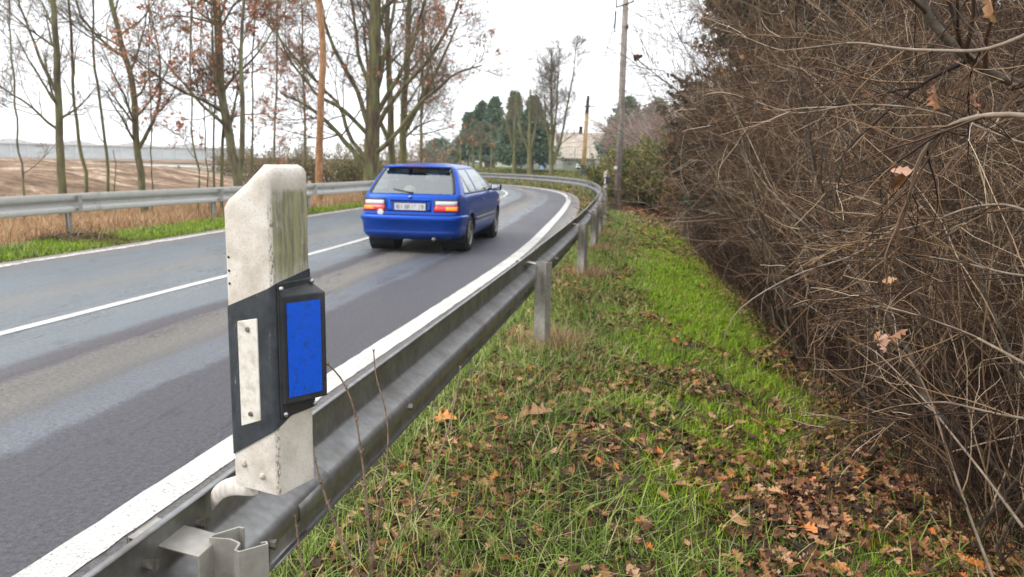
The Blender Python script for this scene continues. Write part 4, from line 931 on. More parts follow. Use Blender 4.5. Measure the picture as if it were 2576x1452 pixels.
bare_tree(22, tpath(1060, 1062, 38, mid=[(1060, 300)], top=5), .09, 'bare_tree', 'small reddish leaved tree between the mossy trunk and the far spruces', K=(16, 7, 5, 3), L=(2.0, 1.0, .6, .3), t0=.25, leaves=1500, lsize=.06, minr=.005, rtop=.3)
bare_tree(23, tpath(765, 760, 34, mid=[(765, 300)], top=6), .07, 'bare_tree', 'thin bare tree left of the orange pine trunk', K=(12, 6, 5, 3), L=(1.8, .9, .5, .3), minr=.005, leaves=200, lsize=.06)
bare_tree(24, tpath(690, 700, 36, mid=[(690, 330)], top=5), .06, 'bare_tree', 'small bare tree in the brush between leafy oak and orange pine', K=(12, 6, 5, 3), L=(1.8, .9, .5, .3), minr=.005, leaves=600, lsize=.06)

# brush behind the left rail
def bush(seed, c, rad3, name, label, cat='shrub', stems=60, mat='twig', leafmat=None, nl=0, lsize=.04, h=None, group=None, L=(1., .5, .3), K=(5, 4), minr=.003, lw=.6, spread=.5):
    rng = np.random.default_rng(seed); c = np.array(c, float); root = empty(name, tuple(c), label, cat, group)
    n = stems; a = rng.uniform(0, 2 * math.pi, n); q = np.sqrt(rng.uniform(0, 1, n))
    p0 = np.stack([np.cos(a) * q * rad3[0] * .55, np.sin(a) * q * rad3[1] * .55, np.zeros(n)], 1)
    d0 = np.stack([p0[:, 0] / rad3[0] * spread * 1.6 + rng.normal(0, .18, n), p0[:, 1] / rad3[1] * spread * 1.6 + rng.normal(0, .18, n), np.ones(n)], 1)
    P1, R1 = march(rng, p0, d0, rng.uniform(.7, 1.12, n) * rad3[2], 7, .1, -.04, np.full(n, minr * 4.5), np.full(n, minr * 1.5))
    P2, R2 = branch(rng, P1, R1, K[0], .15, 1, .6, L[1], 4, .16, -.02, .5, .5, minr=minr)
    P3, R3 = branch(rng, P2, R2, K[1], .15, 1, .7, L[2], 3, .16, 0, .6, .5, minr=minr * .7)
    tube_obj('stems', [(P1, R1)], M[mat], root, 4); tube_obj('twigs', [(P2, R2), (P3, R3)], M[mat], root, 3)
    if nl:
        ps, _ = sample(rng, P3, nl // 2, .1); p2, _ = sample(rng, P2, nl - nl // 2, .2); ps = np.concatenate([ps, p2]); ps += rng.normal(0, lsize, ps.shape)
        V, F = leafquads(rng, ps, lsize, lw); mesh_np('foliage', V, [F], M[leafmat or 'evergreen'], root)
    return root
for k, (px, d, w_, h_, nl, lab, lm) in enumerate(((690, 38, 3.0, 2.6, 2500, 'brown brush thicket left of the orange pine trunk', 'bushleaf'), (770, 39, 3.0, 3.2, 3500, 'olive brush thicket directly behind the orange pine trunk', 'bushleaf'), (850, 40, 2.2, 3.0, 3000, 'olive brush between orange pine and huge oak', 'bushleaf'), (900, 37, 1.3, 2.2, 3200, 'green bush against the huge oak trunk', 'evergreen'), (970, 44, 3.0, 4.0, 3500, 'brown brush behind the oak trunks above the car', 'bushleaf'), (1065, 48, 2.6, 3.4, 2500, 'reddish low brush left of the distant trees', 'oakleaf'), (620, 40, 2.4, 2.0, 1500, 'low grey brush right behind the leafy oak', 'bushleaf'))):
    p = P(px, 440, d); bush(50 + k, (p[0], d, hz(p[0], d)), (w_ * .8, w_ * .7, h_ * .72), 'brush_thicket', lab, 'brush', 46, 'treetwig', lm, int(nl * .55), .055, L=(1, 1.0, .6), K=(5, 4), minr=.005)
# heap of cut dry grass at the foot of the rail
rng = np.random.default_rng(77)
def heap(loc, n, r, h, label):
    a = rng.uniform(0, 6.3, n); q = np.sqrt(rng.uniform(0, 1, n)) * r; p0 = np.stack([np.cos(a) * q * 1.6, np.sin(a) * q, h * (1 - q / r) * rng.uniform(.1, 1, n)], 1)
    d0 = rng.normal(0, 1, (n, 3)) * np.array([1, 1, .35]); P1, R1 = march(rng, p0, d0, rng.uniform(.15, .4, n), 4, .3, -.15, np.full(n, .004), np.full(n, .002))
    o = tube_obj('grass_heap', [(P1, R1)], M['twig'], None, 3); o.location = loc; tag(o, label, 'dry grass')
p = P(200, 590, 13.2); heap((p[0], 13.2, .0), 1500, .55, .22, 'heap of brown dry stalks at the foot of the far rail post')

# ------------------------------------------------------------------ conifers
def conifer(seed, loc, H, R, name, label, mat, trunkmat='bark', whorls=26, per=7, nneed=9000, size=.10, droop=-.02, t0=.12, cat='conifer', group=None, ragged=.35, cone=1.0, lw=.28, up_=0.25):
    rng = np.random.default_rng(seed); root = empty(name, loc, label, cat, group)
    T = np.stack([rng.normal(0, .02, 12).cumsum() * .5, rng.normal(0, .02, 12).cumsum() * .5, np.linspace(-.2, H, 12)], 1); R0 = np.linspace(.022 * H, .01, 12)
    tube_obj('trunk', [(T[None], R0[None])], M[trunkmat], root, 8)
    m_ = whorls * per; t = np.clip(np.repeat(np.linspace(t0, .985, whorls), per) + rng.normal(0, .008, m_), t0, .99); a = rng.uniform(0, 2 * math.pi, m_)
    Lb = R * (1 - t) ** cone * rng.uniform(1 - ragged, 1.1, m_) + .12
    p0 = np.stack([np.interp(t * H, T[:, 2], T[:, 0]), np.interp(t * H, T[:, 2], T[:, 1]), t * H], 1)
    d0 = np.stack([np.cos(a), np.sin(a), up_ + .3 * t], 1)
    P1, R1 = march(rng, p0, d0, Lb, 6, .06, droop, .006 * Lb + .006, np.full(m_, .003))
    P2, R2 = branch(rng, P1, R1, 7, .15, 1, .75, np.repeat(np.minimum(.55 * Lb, .4 * R), 7), 3, .12, droop, .5, .5, minr=.003, lshape=.6)
    br = tube_obj('branches', [(P1, R1), (P2, R2)], M['treetwig'], root, 3)
    ps, tt = sample(rng, P2, int(nneed * .75), .05); ps1, t1 = sample(rng, P1, nneed - int(nneed * .75), .2); ps = np.concatenate([ps, ps1]); tt = np.concatenate([tt, t1])
    ps = ps + rng.normal(0, size * .3, ps.shape)
    n = len(ps); side = unit(tt + rng.normal(0, .55, (n, 3)) + np.array([0, 0, -.25])); s = (size * rng.uniform(.6, 1.4, n))[:, None]
    b = unit(np.cross(side, rng.normal(0, 1, (n, 3)))) * s * lw
    V = np.stack([ps - b * .6, ps + side * s * .5 + b, ps + side * s, ps + side * s * .5 - b], 1).reshape(-1, 3)
    mesh_np('foliage', V, [np.arange(4 * n).reshape(-1, 4)], M[mat], br)
    return root
def cf(seed, px, d, pytop, R, label, mat='farspruce', z=None, **k):
    t = P(px, pytop, d); z = hz(t[0], d) if z is None else z
    return conifer(seed, (t[0], d, z), t[2] - z, R, k.pop('name', 'spruce_tree'), label, mat, **k)
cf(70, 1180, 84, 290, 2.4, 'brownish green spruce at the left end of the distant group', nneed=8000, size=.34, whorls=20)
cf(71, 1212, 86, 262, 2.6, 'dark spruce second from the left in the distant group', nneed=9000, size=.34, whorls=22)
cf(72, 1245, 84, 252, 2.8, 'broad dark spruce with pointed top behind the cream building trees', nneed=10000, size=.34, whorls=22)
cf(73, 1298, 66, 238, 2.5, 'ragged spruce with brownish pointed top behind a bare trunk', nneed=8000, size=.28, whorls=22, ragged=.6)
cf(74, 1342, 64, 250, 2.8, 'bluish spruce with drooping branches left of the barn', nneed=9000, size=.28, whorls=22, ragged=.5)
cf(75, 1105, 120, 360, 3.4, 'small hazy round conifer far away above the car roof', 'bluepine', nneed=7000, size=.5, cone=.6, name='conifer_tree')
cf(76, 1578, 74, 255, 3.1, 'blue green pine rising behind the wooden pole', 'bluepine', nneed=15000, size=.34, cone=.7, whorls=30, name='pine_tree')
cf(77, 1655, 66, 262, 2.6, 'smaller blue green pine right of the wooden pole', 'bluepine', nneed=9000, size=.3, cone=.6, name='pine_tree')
def far_tree(seed, px, d, top, r0, label, K=(12, 7, 5, 3), L=(3, 1.5, .8, .5), leaves=0, limbs=(), t0=.25, lm='bushleaf', bark='mossbark', minr=.012, rtop=.25, name='bare_tree'):
    b = P(px, 450, d); t = P(px + 2, top, d)
    return bare_tree(seed, [(b[0], d, hz(b[0], d) - .1), ((b[0] + t[0]) / 2, d, 2.4), tuple(t)], r0, name, label, K=K, L=L, limbs=limbs, t0=t0, minr=minr, leaves=leaves, lsize=.09, bark=bark, leafmat=lm, rtop=rtop)
far_tree(80, 1332, 60, 225, .19, 'dark forked bare tree before the bluish spruce', limbs=[([P(1332, 385, 60), P(1310, 330, 60), P(1300, 250, 60), P(1305, 210, 60)], .10), ([P(1335, 380, 60), P(1352, 300, 60), P(1350, 230, 60)], .10)], minr=.006, K=(8, 5, 4, 3), L=(2.2, 1.2, .7, .4))
far_tree(81, 1292, 62, 225, .15, 'slimmer bare tree left of the dark forked one', limbs=[([P(1290, 370, 62), P(1276, 310, 62), P(1282, 250, 62)], .08)], minr=.006, K=(8, 5, 4, 3), L=(1.8, 1.0, .6, .4))
far_tree(82, 1386, 56, 130, .15, 'tall fine bare tree with upright crown in front of the barn', limbs=[([P(1387, 425, 56), P(1415, 350, 56), P(1430, 270, 56), P(1445, 190, 56), P(1450, 130, 56)], .1), ([P(1388, 390, 56), P(1375, 300, 56), P(1372, 230, 56), P(1360, 160, 56)], .08), ([P(1388, 400, 56), P(1398, 300, 56), P(1404, 210, 56), P(1410, 120, 56)], .085)], K=(22, 7, 5, 3), L=(2.0, 1.1, .6, .35), minr=.009)
for k, (px, top) in enumerate(((1160, 345), (1190, 335), (1208, 325), (1235, 325))):
    far_tree(84 + k, px, 72 + k, top, .13, ('yellowish bare tree at the left end of the distant row', 'second yellowish bare tree in front of the distant spruces', 'third yellowish bare tree in front of the distant spruces', 'rightmost yellowish bare tree in front of the distant spruces')[k], K=(10, 5, 4, 2), L=(1.3, .7, .4, .25), leaves=40, t0=.3, minr=.008)

# ------------------------------------------------------------------ buildings and things beyond the bend
def V3(px, py, d): return P(px, py, d)
BZ = .5
m_roof = simple('barn_roof', [(.35, (.3, .24, .19)), (.6, (.42, .36, .29))], 1.5, .85, bmp=.3, bdist=.03, sc3=(1, 1, 4)); m_wall = simple('barn_wall', [(.35, (.24, .22, .19)), (.65, (.34, .32, .28))], 1.2, .85, bmp=.2)
m_white = simple('white_sheet', [(.4, (.6, .62, .6)), (.6, (.72, .73, .72))], 2, .5); m_trim = simple('green_sheet', [(0, (.06, .2, .14))], rough=.5)
a = V3(1384, 430, 96); bx_ = empty('barn', (a[0], 96, BZ), 'long beige barn with a tall plain roof behind the bare tree', 'barn')
zt_, ze = V3(1400, 334, 101)[2] - BZ, V3(1400, 398, 96)[2] - BZ; Lb = 19.0
b = MB(); b.box((Lb / 2, 5, ze / 2 - .5), (Lb - .6, 10, ze + 1)); b.build('wall', m_wall, bx_)
b = MB(); b.poly([(0, -.5, ze - .05), (Lb, -.5, ze - .05), (Lb, 5.2, zt_), (0, 5.2, zt_)]); b.poly([(0, 10.9, ze - .05), (0, 5.2, zt_), (Lb, 5.2, zt_), (Lb, 10.9, ze - .05)]); b.build('roof', m_roof, bx_, solid=.18)
b = MB(); b.poly([(.25, -.1, ze - .1), (.25, 10.2, ze - .1), (.25, 5.2, zt_ - .2)]); b.poly([(Lb - .3, -.1, ze - .1), (Lb - .3, 10.2, ze - .1), (Lb - .3, 5.2, zt_ - .2)]); b.build('gable', m_wall, bx_, solid=.1)
for x in (.2, .95): b = MB(); b.box((x - .2, -.72, zt_ * .46), (.42, .4, zt_ * .94)); b.build('buttress', simple('butt', [(.4, (.3, .27, .24)), (.6, (.42, .39, .35))], 2, .9), bx_)
for x in (6.0, 8.2): b = MB(); b.box((x, -.1, ze * .56), (1.5, .12, ze * .72)); b.build('door', m_white, bx_)
b = MB(); b.box((7.4, -.62, ze * .42), (5.4, .1, .32)); b.build('fascia', m_trim, bx_)
for k, x in enumerate((1.6, 3.4)):
    l = MB(); l.sphere((x, -.3, ze * .93), .11, 10, 6); lm_ = simple('lamp_white', [(0, (.85, .85, .82))], rough=.4); l.build('wall_lamp', lm_, bx_, smooth=True)
# cream building with grey boundary wall
a = V3(1215, 430, 104); cb = empty('low_building', (a[0], 104, .4), 'low cream yellow building behind the trees left of the barn', 'building')
b = MB(); b.box((4.2, 3, 1.05), (8.8, 6, 2.5)); b.build('wall', simple('cream', [(.4, (.62, .58, .42)), (.6, (.7, .66, .5))], 1, .8), cb)
b = MB(); b.box((4.2, 3, 2.38), (9.3, 6.5, .16)); b.build('roof', simple('flatroof', [(.4, (.2, .2, .2)), (.6, (.3, .3, .3))], 2, .8), cb)
for x in (1.0, 2.8, 4.9, 7.0): b = MB(); b.box((x, -.02, 1.2), (.9, .1, .9)); f = b.build('window', M['rubber'], cb); g = MB(); g.box((x, -.09, 1.2), (.78, .03, .78)); g.build('pane', simple('pane', [(0, (.05, .06, .07))], rough=.1), f)
a = V3(1286, 432, 88); gw = MB()
gw.box((3.0, 0, .55), (5.2, .2, 1.25))
for k in range(6): gw.box((.4 + k * 1.04, -.13, .55), (.1, .08, 1.3))
o = gw.build('boundary_wall', simple('concrete', [(.35, (.32, .3, .28)), (.65, (.46, .44, .41))], 1.6, .9, bmp=.3), None); o.location = (a[0], 88, .55); tag(o, 'grey concrete boundary wall left of the blue panel', 'wall')
a = V3(1365, 430, 82); bp = empty('advertising_panel', (a[0], 82, .6), 'tall pale blue advertising panel beside the bare tree and barn', 'sign')
b = MB(); b.box((0, 0, 1.05), (.62, .16, 2.0)); b.build('panel', simple('paleblue', [(.4, (.25, .42, .68)), (.6, (.3, .48, .74))], 1.5, .5), bp, bevel=.02)
b = MB(); b.box((.17, -.09, .38), (.14, .02, .32)); b.build('poster', simple('darkblue', [(0, (.03, .05, .3))], rough=.5), bp)
b = MB(); b.box((0, 0, .0), (.5, .3, .12)); b.build('base', m_wall, bp)
# trailer
a = V3(1445, 430, 90); tr_ = empty('flatbed_trailer', (a[0], 90, .62), 'long white trailer parked in front of the barn', 'trailer')
b = MB(); b.box((2.2, 0, .55), (4.0, 1.8, .42)); b.build('body', m_white, tr_, bevel=.04)
b = MB(); b.box((4.6, 0, .35), (.9, 1.5, .5)); b.build('hitch_box', m_white, tr_, bevel=.05)
for x in (.35, .78, 3.6): b = MB(); b.cyl((x, -.95, .2), (x, -.75, .2), .22, .22, 16); b.cyl((x, -.97, .2), (x, -.95, .2), .1, .1, 12); b.build('wheel', M['rubber'], tr_)
# mesh fences
def mesh_fence(p0, p1, h, n, label, mat, step=.25):
    p0 = np.array(p0, float); p1 = np.array(p1, float); root = empty('mesh_fence', tuple(p0), label, 'fence'); d = p1 - p0; L_ = np.linalg.norm(d)
    for k in range(n + 1):
        q = d * k / n; b = MB(); b.cyl((q[0], q[1], q[2] - .3), (q[0], q[1], q[2] + h), .03, .03, 8); b.build('post', mat, root)
    b = MB(); m_ = int(L_ / step)
    for k in range(m_ + 1):
        q = d * k / m_; b.cyl((q[0], q[1], q[2] + .05), (q[0], q[1], q[2] + h), .006, .006, 4, False)
    for z in np.linspace(.1, h - .02, 7): b.cyl((0, 0, z), (d[0], d[1], d[2] + z), .007 if z < h - .1 else .02, .007 if z < h - .1 else .02, 4, False)
    b.build('mesh', mat, root)
mf = simple('fencegrey', [(.4, (.2, .23, .22)), (.6, (.3, .33, .32))], 3, .6, .3)
a, b_ = P(1180, 432, 80), P(1345, 432, 80); mesh_fence((a[0], 80, .5), (b_[0], 80, .6), 1.5, 6, 'grey bar fence below the distant spruces', mf, .16)
a, b_ = P(1372, 432, 74), P(1560, 432, 70); mesh_fence((a[0], 74, hz(a[0], 74)), (b_[0], 70, hz(b_[0], 70)), 2.1, 5, 'thin wire fence along the bank in front of the barn', mf, .3)
a = P(1226, 415, 86); b = MB(); b.box((0, 0, .75), (.62, .4, 1.0)); b.box((0, -.02, 1.28), (.7, .46, .08)); b.box((0, -.21, .8), (.45, .02, .5)); o = b.build('orange_container', simple('orange', [(.4, (.6, .22, .12)), (.6, (.68, .3, .18))], 2, .6), None, bevel=.02); o.location = (a[0], 86, .6); tag(o, 'small orange container behind the bar fence', 'container')

# greenhouse on the left horizon
m, nt, bs = mk('greenhouse_glass'); ob = N(nt, 'TexCoord').outputs['Object']
nt.links.new(ramp(nt, noise(nt, mapping(nt, ob, (.3, .3, 2)), 1, 4), [(.4, (.5, .55, .56)), (.6, (.6, .64, .645))]), bs.inputs['Base Color']); bs.inputs['Roughness'].default_value = .35; M['ghglass'] = m
g0 = P(-60, 400, 104); g1 = P(640, 400, 132); gz = -1.5; dx = np.array([g1[0] - g0[0], g1[1] - g0[1]]); gl_ = float(np.hypot(*dx)); gh = empty('greenhouse', (g0[0], g0[1], gz), 'long pale glass greenhouse on the horizon behind the bare field', 'greenhouse', rotz=math.atan2(dx[1], dx[0]))
ht = P(200, 366, 114)[2] - gz
b = MB(); b.box((gl_ / 2, 10, ht / 2 - .5), (gl_, 20, ht + 1)); b.build('glazing', M['ghglass'], gh)
for k in range(0, int(gl_ / 2.0) + 1): b = MB(); b.box((k * 2.0, -.06, ht / 2 - .5), (.16, .1, ht + 1)); b.build('mullion', m_white, gh)
b = MB()
for k in range(int(gl_ / 8)): b.poly([(k * 8, -.3, ht), (k * 8 + 8, -.3, ht), (k * 8 + 8, 20, ht), (k * 8 + 4, 20, ht + 1.2), (k * 8 + 4, -.3, ht + .5)][:3] + [(k * 8 + 4, -.3, ht + .75)][:1])
b.box((gl_ / 2, -.1, ht + .1), (gl_, .3, .22)); b.build('roof', m_white, gh)

# ------------------------------------------------------------------ utility poles and wires
m_pole = simple('pole_wood', [(.35, (.17, .145, .125)), (.6, (.33, .295, .26))], 6, .9, bmp=.5, bdist=.006, sc3=(4, 4, .25)); m_ypole = simple('yellow_pole', [(.35, (.4, .25, .1)), (.6, (.55, .36, .16))], 3, .8, sc3=(3, 3, .3))
b0 = P(1552, 535, 25.9); t0_ = P(1577, -70, 25.9)
po = empty('utility_pole', (b0[0], 25.9, hz(b0[0], 25.9)), 'grey wooden utility pole with a steel crossarm beside the hedge', 'utility pole')
b = MB(); top = (t0_[0] - b0[0], 0, t0_[2] - po.location[2]); b.cyl((0, 0, -.2), top, .125, .085, 20); b.build('pole', m_pole, po, smooth=True)
ca_ = P(1571, 12, 25.9) - np.array(po.location); b = MB(); q0 = ca_ + np.array([-.27, -.13, -.11]); q1 = ca_ + np.array([.25, -.13, .07]); b.cyl(q0, q1, .022, .022, 8); b.cyl(q1, q1 + np.array([0, 0, .06]), .03, .02, 8); b.cyl(q0, q0 + np.array([0, 0, .3]), .02, .02, 8)
b.build('crossarm', M['drain'], po)
b = MB(); w0 = P(1549, 28, 25.7) - np.array(po.location); b.cyl(w0, w0 + np.array([-.01, 0, -.55]), .03, .02, 8); b.sphere(w0 + np.array([-.01, 0, -.6]), .035, 8, 6); b.build('insulator', M['drain'], po, smooth=True)
b = MB(); l_ = P(1548, 422, 25.7) - np.array(po.location); b.cyl(l_, l_ + np.array([0, -.03, 0]), .055, .055, 14); b.build('round_plate', simple('tag_white', [(0, (.8, .8, .78))], rough=.5), po)
b = MB(); l2 = P(1578, 68, 25.8) - np.array(po.location); b.box(l2, (.06, .1, .13)); b.cyl(l2, l2 + np.array([-.08, 0, 0]), .01, .01, 6); b.build('fitting', M['drain'], po)
b1 = P(1466, 448, 58); t1 = P(1478, 241, 58); p2 = empty('utility_pole', (b1[0], 58, hz(b1[0], 58)), 'slim yellow brown utility pole at the bend in front of the barn', 'utility pole')
H2 = t1[2] - p2.location[2]; b = MB(); b.cyl((0, 0, -.3), (t1[0] - b1[0], 0, H2 * .78), .19, .13, 14); b.build('pole', m_ypole, p2, smooth=True)
b = MB(); b.cyl(((t1[0] - b1[0]) * .98, 0, H2 * .78 - .01), (t1[0] - b1[0] + .05, 0, H2), .14, .09, 12); b.box((t1[0] - b1[0] + .15, 0, H2 * .87), (.9, .06, .06)); b.build('pole_top', M['drain'], p2)
b = MB(); b.box((-.25, 0, H2 * .57), (.22, .22, .55)); b.build('switch_box', M['drain'], p2, bevel=.02)
b = MB(); b.cyl((.01, 0, .0), (.02, 0, .75), .205, .2, 14); b.build('painted_foot', simple('bluefoot', [(0, (.03, .05, .12))], rough=.5), p2)
def wire(a, b_, sag, label):
    t = np.linspace(0, 1, 24)[:, None]; q = np.array(a) * (1 - t) + np.array(b_) * t; q[:, 2] -= sag * 4 * (t * (1 - t))[:, 0]
    o = tube_obj('power_cable', [((q - q[0])[None], np.full((1, 24), .014))], simple('cable', [(0, (.2, .26, .3))], rough=.5), None, 5); o.location = q[0]; tag(o, label, 'cable')
wire(P(1548, 52, 25.7), P(1483, 250, 58), .25, 'pale cable hanging between the two utility poles')

# ------------------------------------------------------------------ hedge on the right
def footx(y): return np.interp(y, [0, 4, 7, 14, 20, 30], [2.2, 2.1, 2.35, 3.3, 4.1, 5.4])
def hedge_shrub(seed, x, y, label, n0=11, Hh=3.6, K=(10, 9, 7), L=(1.7, .85, .42), lean=(-.12, -.05), mat='twig', extra=None, minr=.00125, r0=.014, r1=.3):
    rng = np.random.default_rng(seed); z = hz(x, y); root = empty('hedge_shrub', (x, y, z), label, 'shrub', 'bare twiggy shrubs of the roadside hedge')
    a = rng.uniform(0, 6.283, n0); q = rng.uniform(.05, .55, n0); p0 = np.stack([np.cos(a) * q, np.sin(a) * q * 1.3, np.full(n0, -.05)], 1)
    d0 = np.stack([lean[0] + .45 * np.cos(a), lean[1] + .45 * np.sin(a), rng.uniform(.8, 1.3, n0)], 1)
    P0, R0 = march(rng, p0, d0, Hh * rng.uniform(.6, 1.15, n0), 12, .10, -.035, rng.uniform(.5, 1.25, n0) * r0, np.full(n0, .003))
    O = np.array([x, y, z])
    def limit(Pp):               # how far the hedge face stands out over the verge
        W = Pp + O; yy = np.clip(W[..., 1], 3, 30); zz = W[..., 2]
        return W[..., 0] - (footx(yy) - .24 - .50 * sm(zz, .3, 1.5) - (.25 + .75 * sm(yy, 7.5, 12)) * sm(zz, 1.2, 2.6)), W[..., 1]
    def trim(Pp, Rr, tol):
        e, wy = limit(Pp); k = (e.min(1) > -tol * np.abs(rng.normal(0, 1, len(Pp)))) & (wy.min(1) > 1.7); return Pp[k], Rr[k]
    e, _ = limit(P0); P0[..., 0] += np.where(e < .25, (.25 - e) * .9, 0)
    P1, R1 = trim(*branch(rng, P0, R0, K[0], .10, 1, .8, L[0], 9, .13, -.05, .5, .3, minr=minr * 1.6, lshape=.35), .16)
    P2, R2 = trim(*branch(rng, P1, R1, K[1], .1, 1, .7, L[1], 7, .14, -.03, .55, .4, minr=minr * 1.15, lshape=.3), .12)
    P3, R3 = trim(*branch(rng, P2, R2, K[2], .1, 1, .7, L[2], 4, .18, .02, .65, .5, minr=minr * .8, lshape=.2), .12)
    tube_obj('stems', [(P0, R0)], M['limbbark'], root, 6)
    tube_obj('branches', [(P1, R1)], M[mat], root, 4)
    tube_obj('twigs', [(P2, R2), (P3, R3)], M[mat], root, 3)
    return root, rng, P1, P2, P3
HS = [(2.75, 3.5, 'nearest hedge shrub at the right edge with thick pale twigs', 18, 3.6, 'twig'),
      (2.85, 4.9, 'dense brown hedge shrub behind the nearest one at the right', 18, 3.6, 'twig'),
      (3.1, 6.7, 'third hedge shrub from the right edge along the leaf strewn verge', 18, 3.7, 'twig'),
      (3.45, 8.7, 'dark hedge shrub beside the bright green grass patch', 18, 3.6, 'twig'),
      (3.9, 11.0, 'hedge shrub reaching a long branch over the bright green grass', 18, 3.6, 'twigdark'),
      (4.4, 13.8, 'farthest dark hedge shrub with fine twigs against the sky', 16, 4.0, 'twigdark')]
for k, (x, y, lab, n0, hh, mt) in enumerate(HS):
    root, rng, P1, P2, P3 = hedge_shrub(200 + k, x, y, lab, n0, hh, mat=mt)
    if k < 3:       # a few withered leaves and black seed heads left on the twigs
        ps, _ = sample(rng, P3, 16, .6); V, F = lobed(rng, ps + np.array([0, 0, -.03]), .055, None, .8)
        mesh_np('withered_leaves', V, [F], M['oakleaf'], root)
    sel = rng.integers(0, len(P3), 9); ps = np.concatenate([P3[i, -1] + rng.normal(0, .028, (26, 3)) * np.array([1.6, 1.6, .8]) for i in sel])
    V, F = leafquads(rng, ps, .018, .45); mesh_np('seed_heads', V, [F], M['seed'], root)
# interior of the thicket: a tangle nobody could count
rng = np.random.default_rng(400)
def tangle(n, x0, x1, ya, yb, hmax, mat, name, label, r=.003, slope=0.0, Ls=(.6, 1.6)):
    y = rng.uniform(ya, yb, n); x = rng.uniform(x0, x1, n) + np.interp(y, [3, 14, 24], [0, 1.35, 2.6]); z = rng.uniform(0, 1, n) ** .9 * hmax - .35
    d = rng.normal(0, 1, (n, 3)) * np.array([1, 1, .8]) + np.array([0, 0, .35])
    A, B = march(rng, np.stack([x, y, z], 1), d, rng.uniform(*Ls, n), 6, .18, -.04, rng.uniform(.6, 1.8, n) * r, np.full(n, r * .4))
    A2, B2 = branch(rng, A, B, 3, .1, 1, .7, .4, 4, .18, 0, .6, .4, minr=r * .4)
    o = tube_obj(name, [(A, B), (A2, B2)], M[mat], None, 3); tag(o, label, 'thicket', kind='stuff')
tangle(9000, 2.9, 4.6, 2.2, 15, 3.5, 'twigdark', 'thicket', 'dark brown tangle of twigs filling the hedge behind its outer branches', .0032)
# upright thin shoots standing in the litter at the foot of the hedge
n = 5200; y = rng.uniform(3.0, 17, n); x = 2.05 + np.interp(y, [3, 14, 24], [0, 1.3, 2.5]) + rng.gamma(2, .28, n); p0 = np.stack([x, y, height(x[None], y[None])[0] - .02], 1)
A, B = march(rng, p0, rng.normal(0, .22, (n, 3)) + np.array([-.06, 0, 1]), rng.uniform(.4, 1.5, n), 6, .12, -.02, rng.uniform(.0015, .0038, n), np.full(n, .001))
A2, B2 = branch(rng, A, B, 3, .3, 1, .6, .3, 3, .15, 0, .6, .5, minr=.001)
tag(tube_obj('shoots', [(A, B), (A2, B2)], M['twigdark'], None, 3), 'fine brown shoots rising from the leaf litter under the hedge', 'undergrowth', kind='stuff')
# reddish dry undergrowth along the verge farther off
n = 5000; y = rng.uniform(14, 30, n); x = np.interp(y, [3, 14, 24, 30], [2.3, 3.45, 4.9, 6.0]) + rng.gamma(1.5, .4, n); p0 = np.stack([x, y, height(x[None], y[None])[0] - .02], 1)
A, B = march(rng, p0, rng.normal(0, .35, (n, 3)) + np.array([-.05, 0, 1]), rng.uniform(.15, .6, n), 4, .2, -.03, np.full(n, .004), np.full(n, .002))
tag(tube_obj('dry_undergrowth', [(A, B)], M['redtwig'], None, 3), 'pinkish dry stalks along the ditch beside the wooden pole', 'undergrowth', kind='stuff')

# branches that stand out against the hedge
def hero(seed, pts, r0, r1, name, label, mat='palebark', K=0, L=.4, grav=-.02, n=26, K2=4):
    rng = np.random.default_rng(seed); q = resample([P(*p) for p in pts], n)
    for _ in range(2): q[1:-1] = (q[:-2] + 2 * q[1:-1] + q[2:]) / 4
    b_ = q[0].copy(); rr2 = np.linspace(r0 * .55, r1 * .7, n); g = [((q - b_)[None], rr2[None])]
    o = tube_obj(name, g, M[mat], None, 7); o.location = b_; tag(o, label, 'branch')
    if K:
        P1, R1 = branch(rng, g[0][0], g[0][1], K, .08, 1, .65, L, 8, .10, grav, .55, .35, minr=.0016); P2, R2 = branch(rng, P1, R1, K2, .2, 1, .6, L * .45, 5, .12, grav, .6, .5, minr=.0010)
        c = tube_obj('side_twigs', [(P1, R1), (P2, R2)], M['twig'], o, 4)
    return o
hero(1, [(2320, 520, 3.4), (2160, 640, 3.2), (2000, 690, 3.1), (1900, 745, 3.1), (1840, 790, 3.1), (1818, 850, 3.1), (1816, 900, 3.1), (1826, 950, 3.1), (1840, 992, 3.1)], .010, .002, 'drooping_branch', 'long pale branch arching down over the green verge', K=5, L=.3)
hero(2, [(2640, 300, 1.5), (2560, 285, 1.55), (2480, 288, 1.6), (2400, 305, 1.68), (2340, 350, 1.75), (2300, 420, 1.8), (2290, 500, 1.85), (2250, 600, 1.95), (2180, 680, 2.1), (2120, 730, 2.2)], .011, .0025, 'forked_branch', 'thick grey branch curving in from the right edge, turning down', K=16, L=.45)
hero(3, [(2640, 60, 1.9), (2560, 98, 1.95), (2480, 130, 2.0), (2380, 128, 2.1), (2280, 125, 2.2), (2150, 105, 2.35), (2040, 120, 2.5), (1950, 130, 2.6)], .010, .0022, 'arching_branch', 'long horizontal branch crossing the top right corner', K=18, L=.5)
hero(4, [(2640, 240, 3.0), (2500, 190, 2.9), (2400, 120, 2.9), (2330, 40, 2.9), (2300, -60, 2.9)], .032, .022, 'thick_limb', 'thick slanting limb at the top right behind the thin branches', 'limbbark', K=14, L=.9)
hero(5, [(2640, 380, 2.3), (2520, 345, 2.3), (2420, 300, 2.35), (2300, 270, 2.4), (2160, 260, 2.5), (2000, 290, 2.6), (1900, 255, 2.7)], .008, .002, 'curved_branch', 'slim branch sweeping left below the top branches', K=18, L=.45)
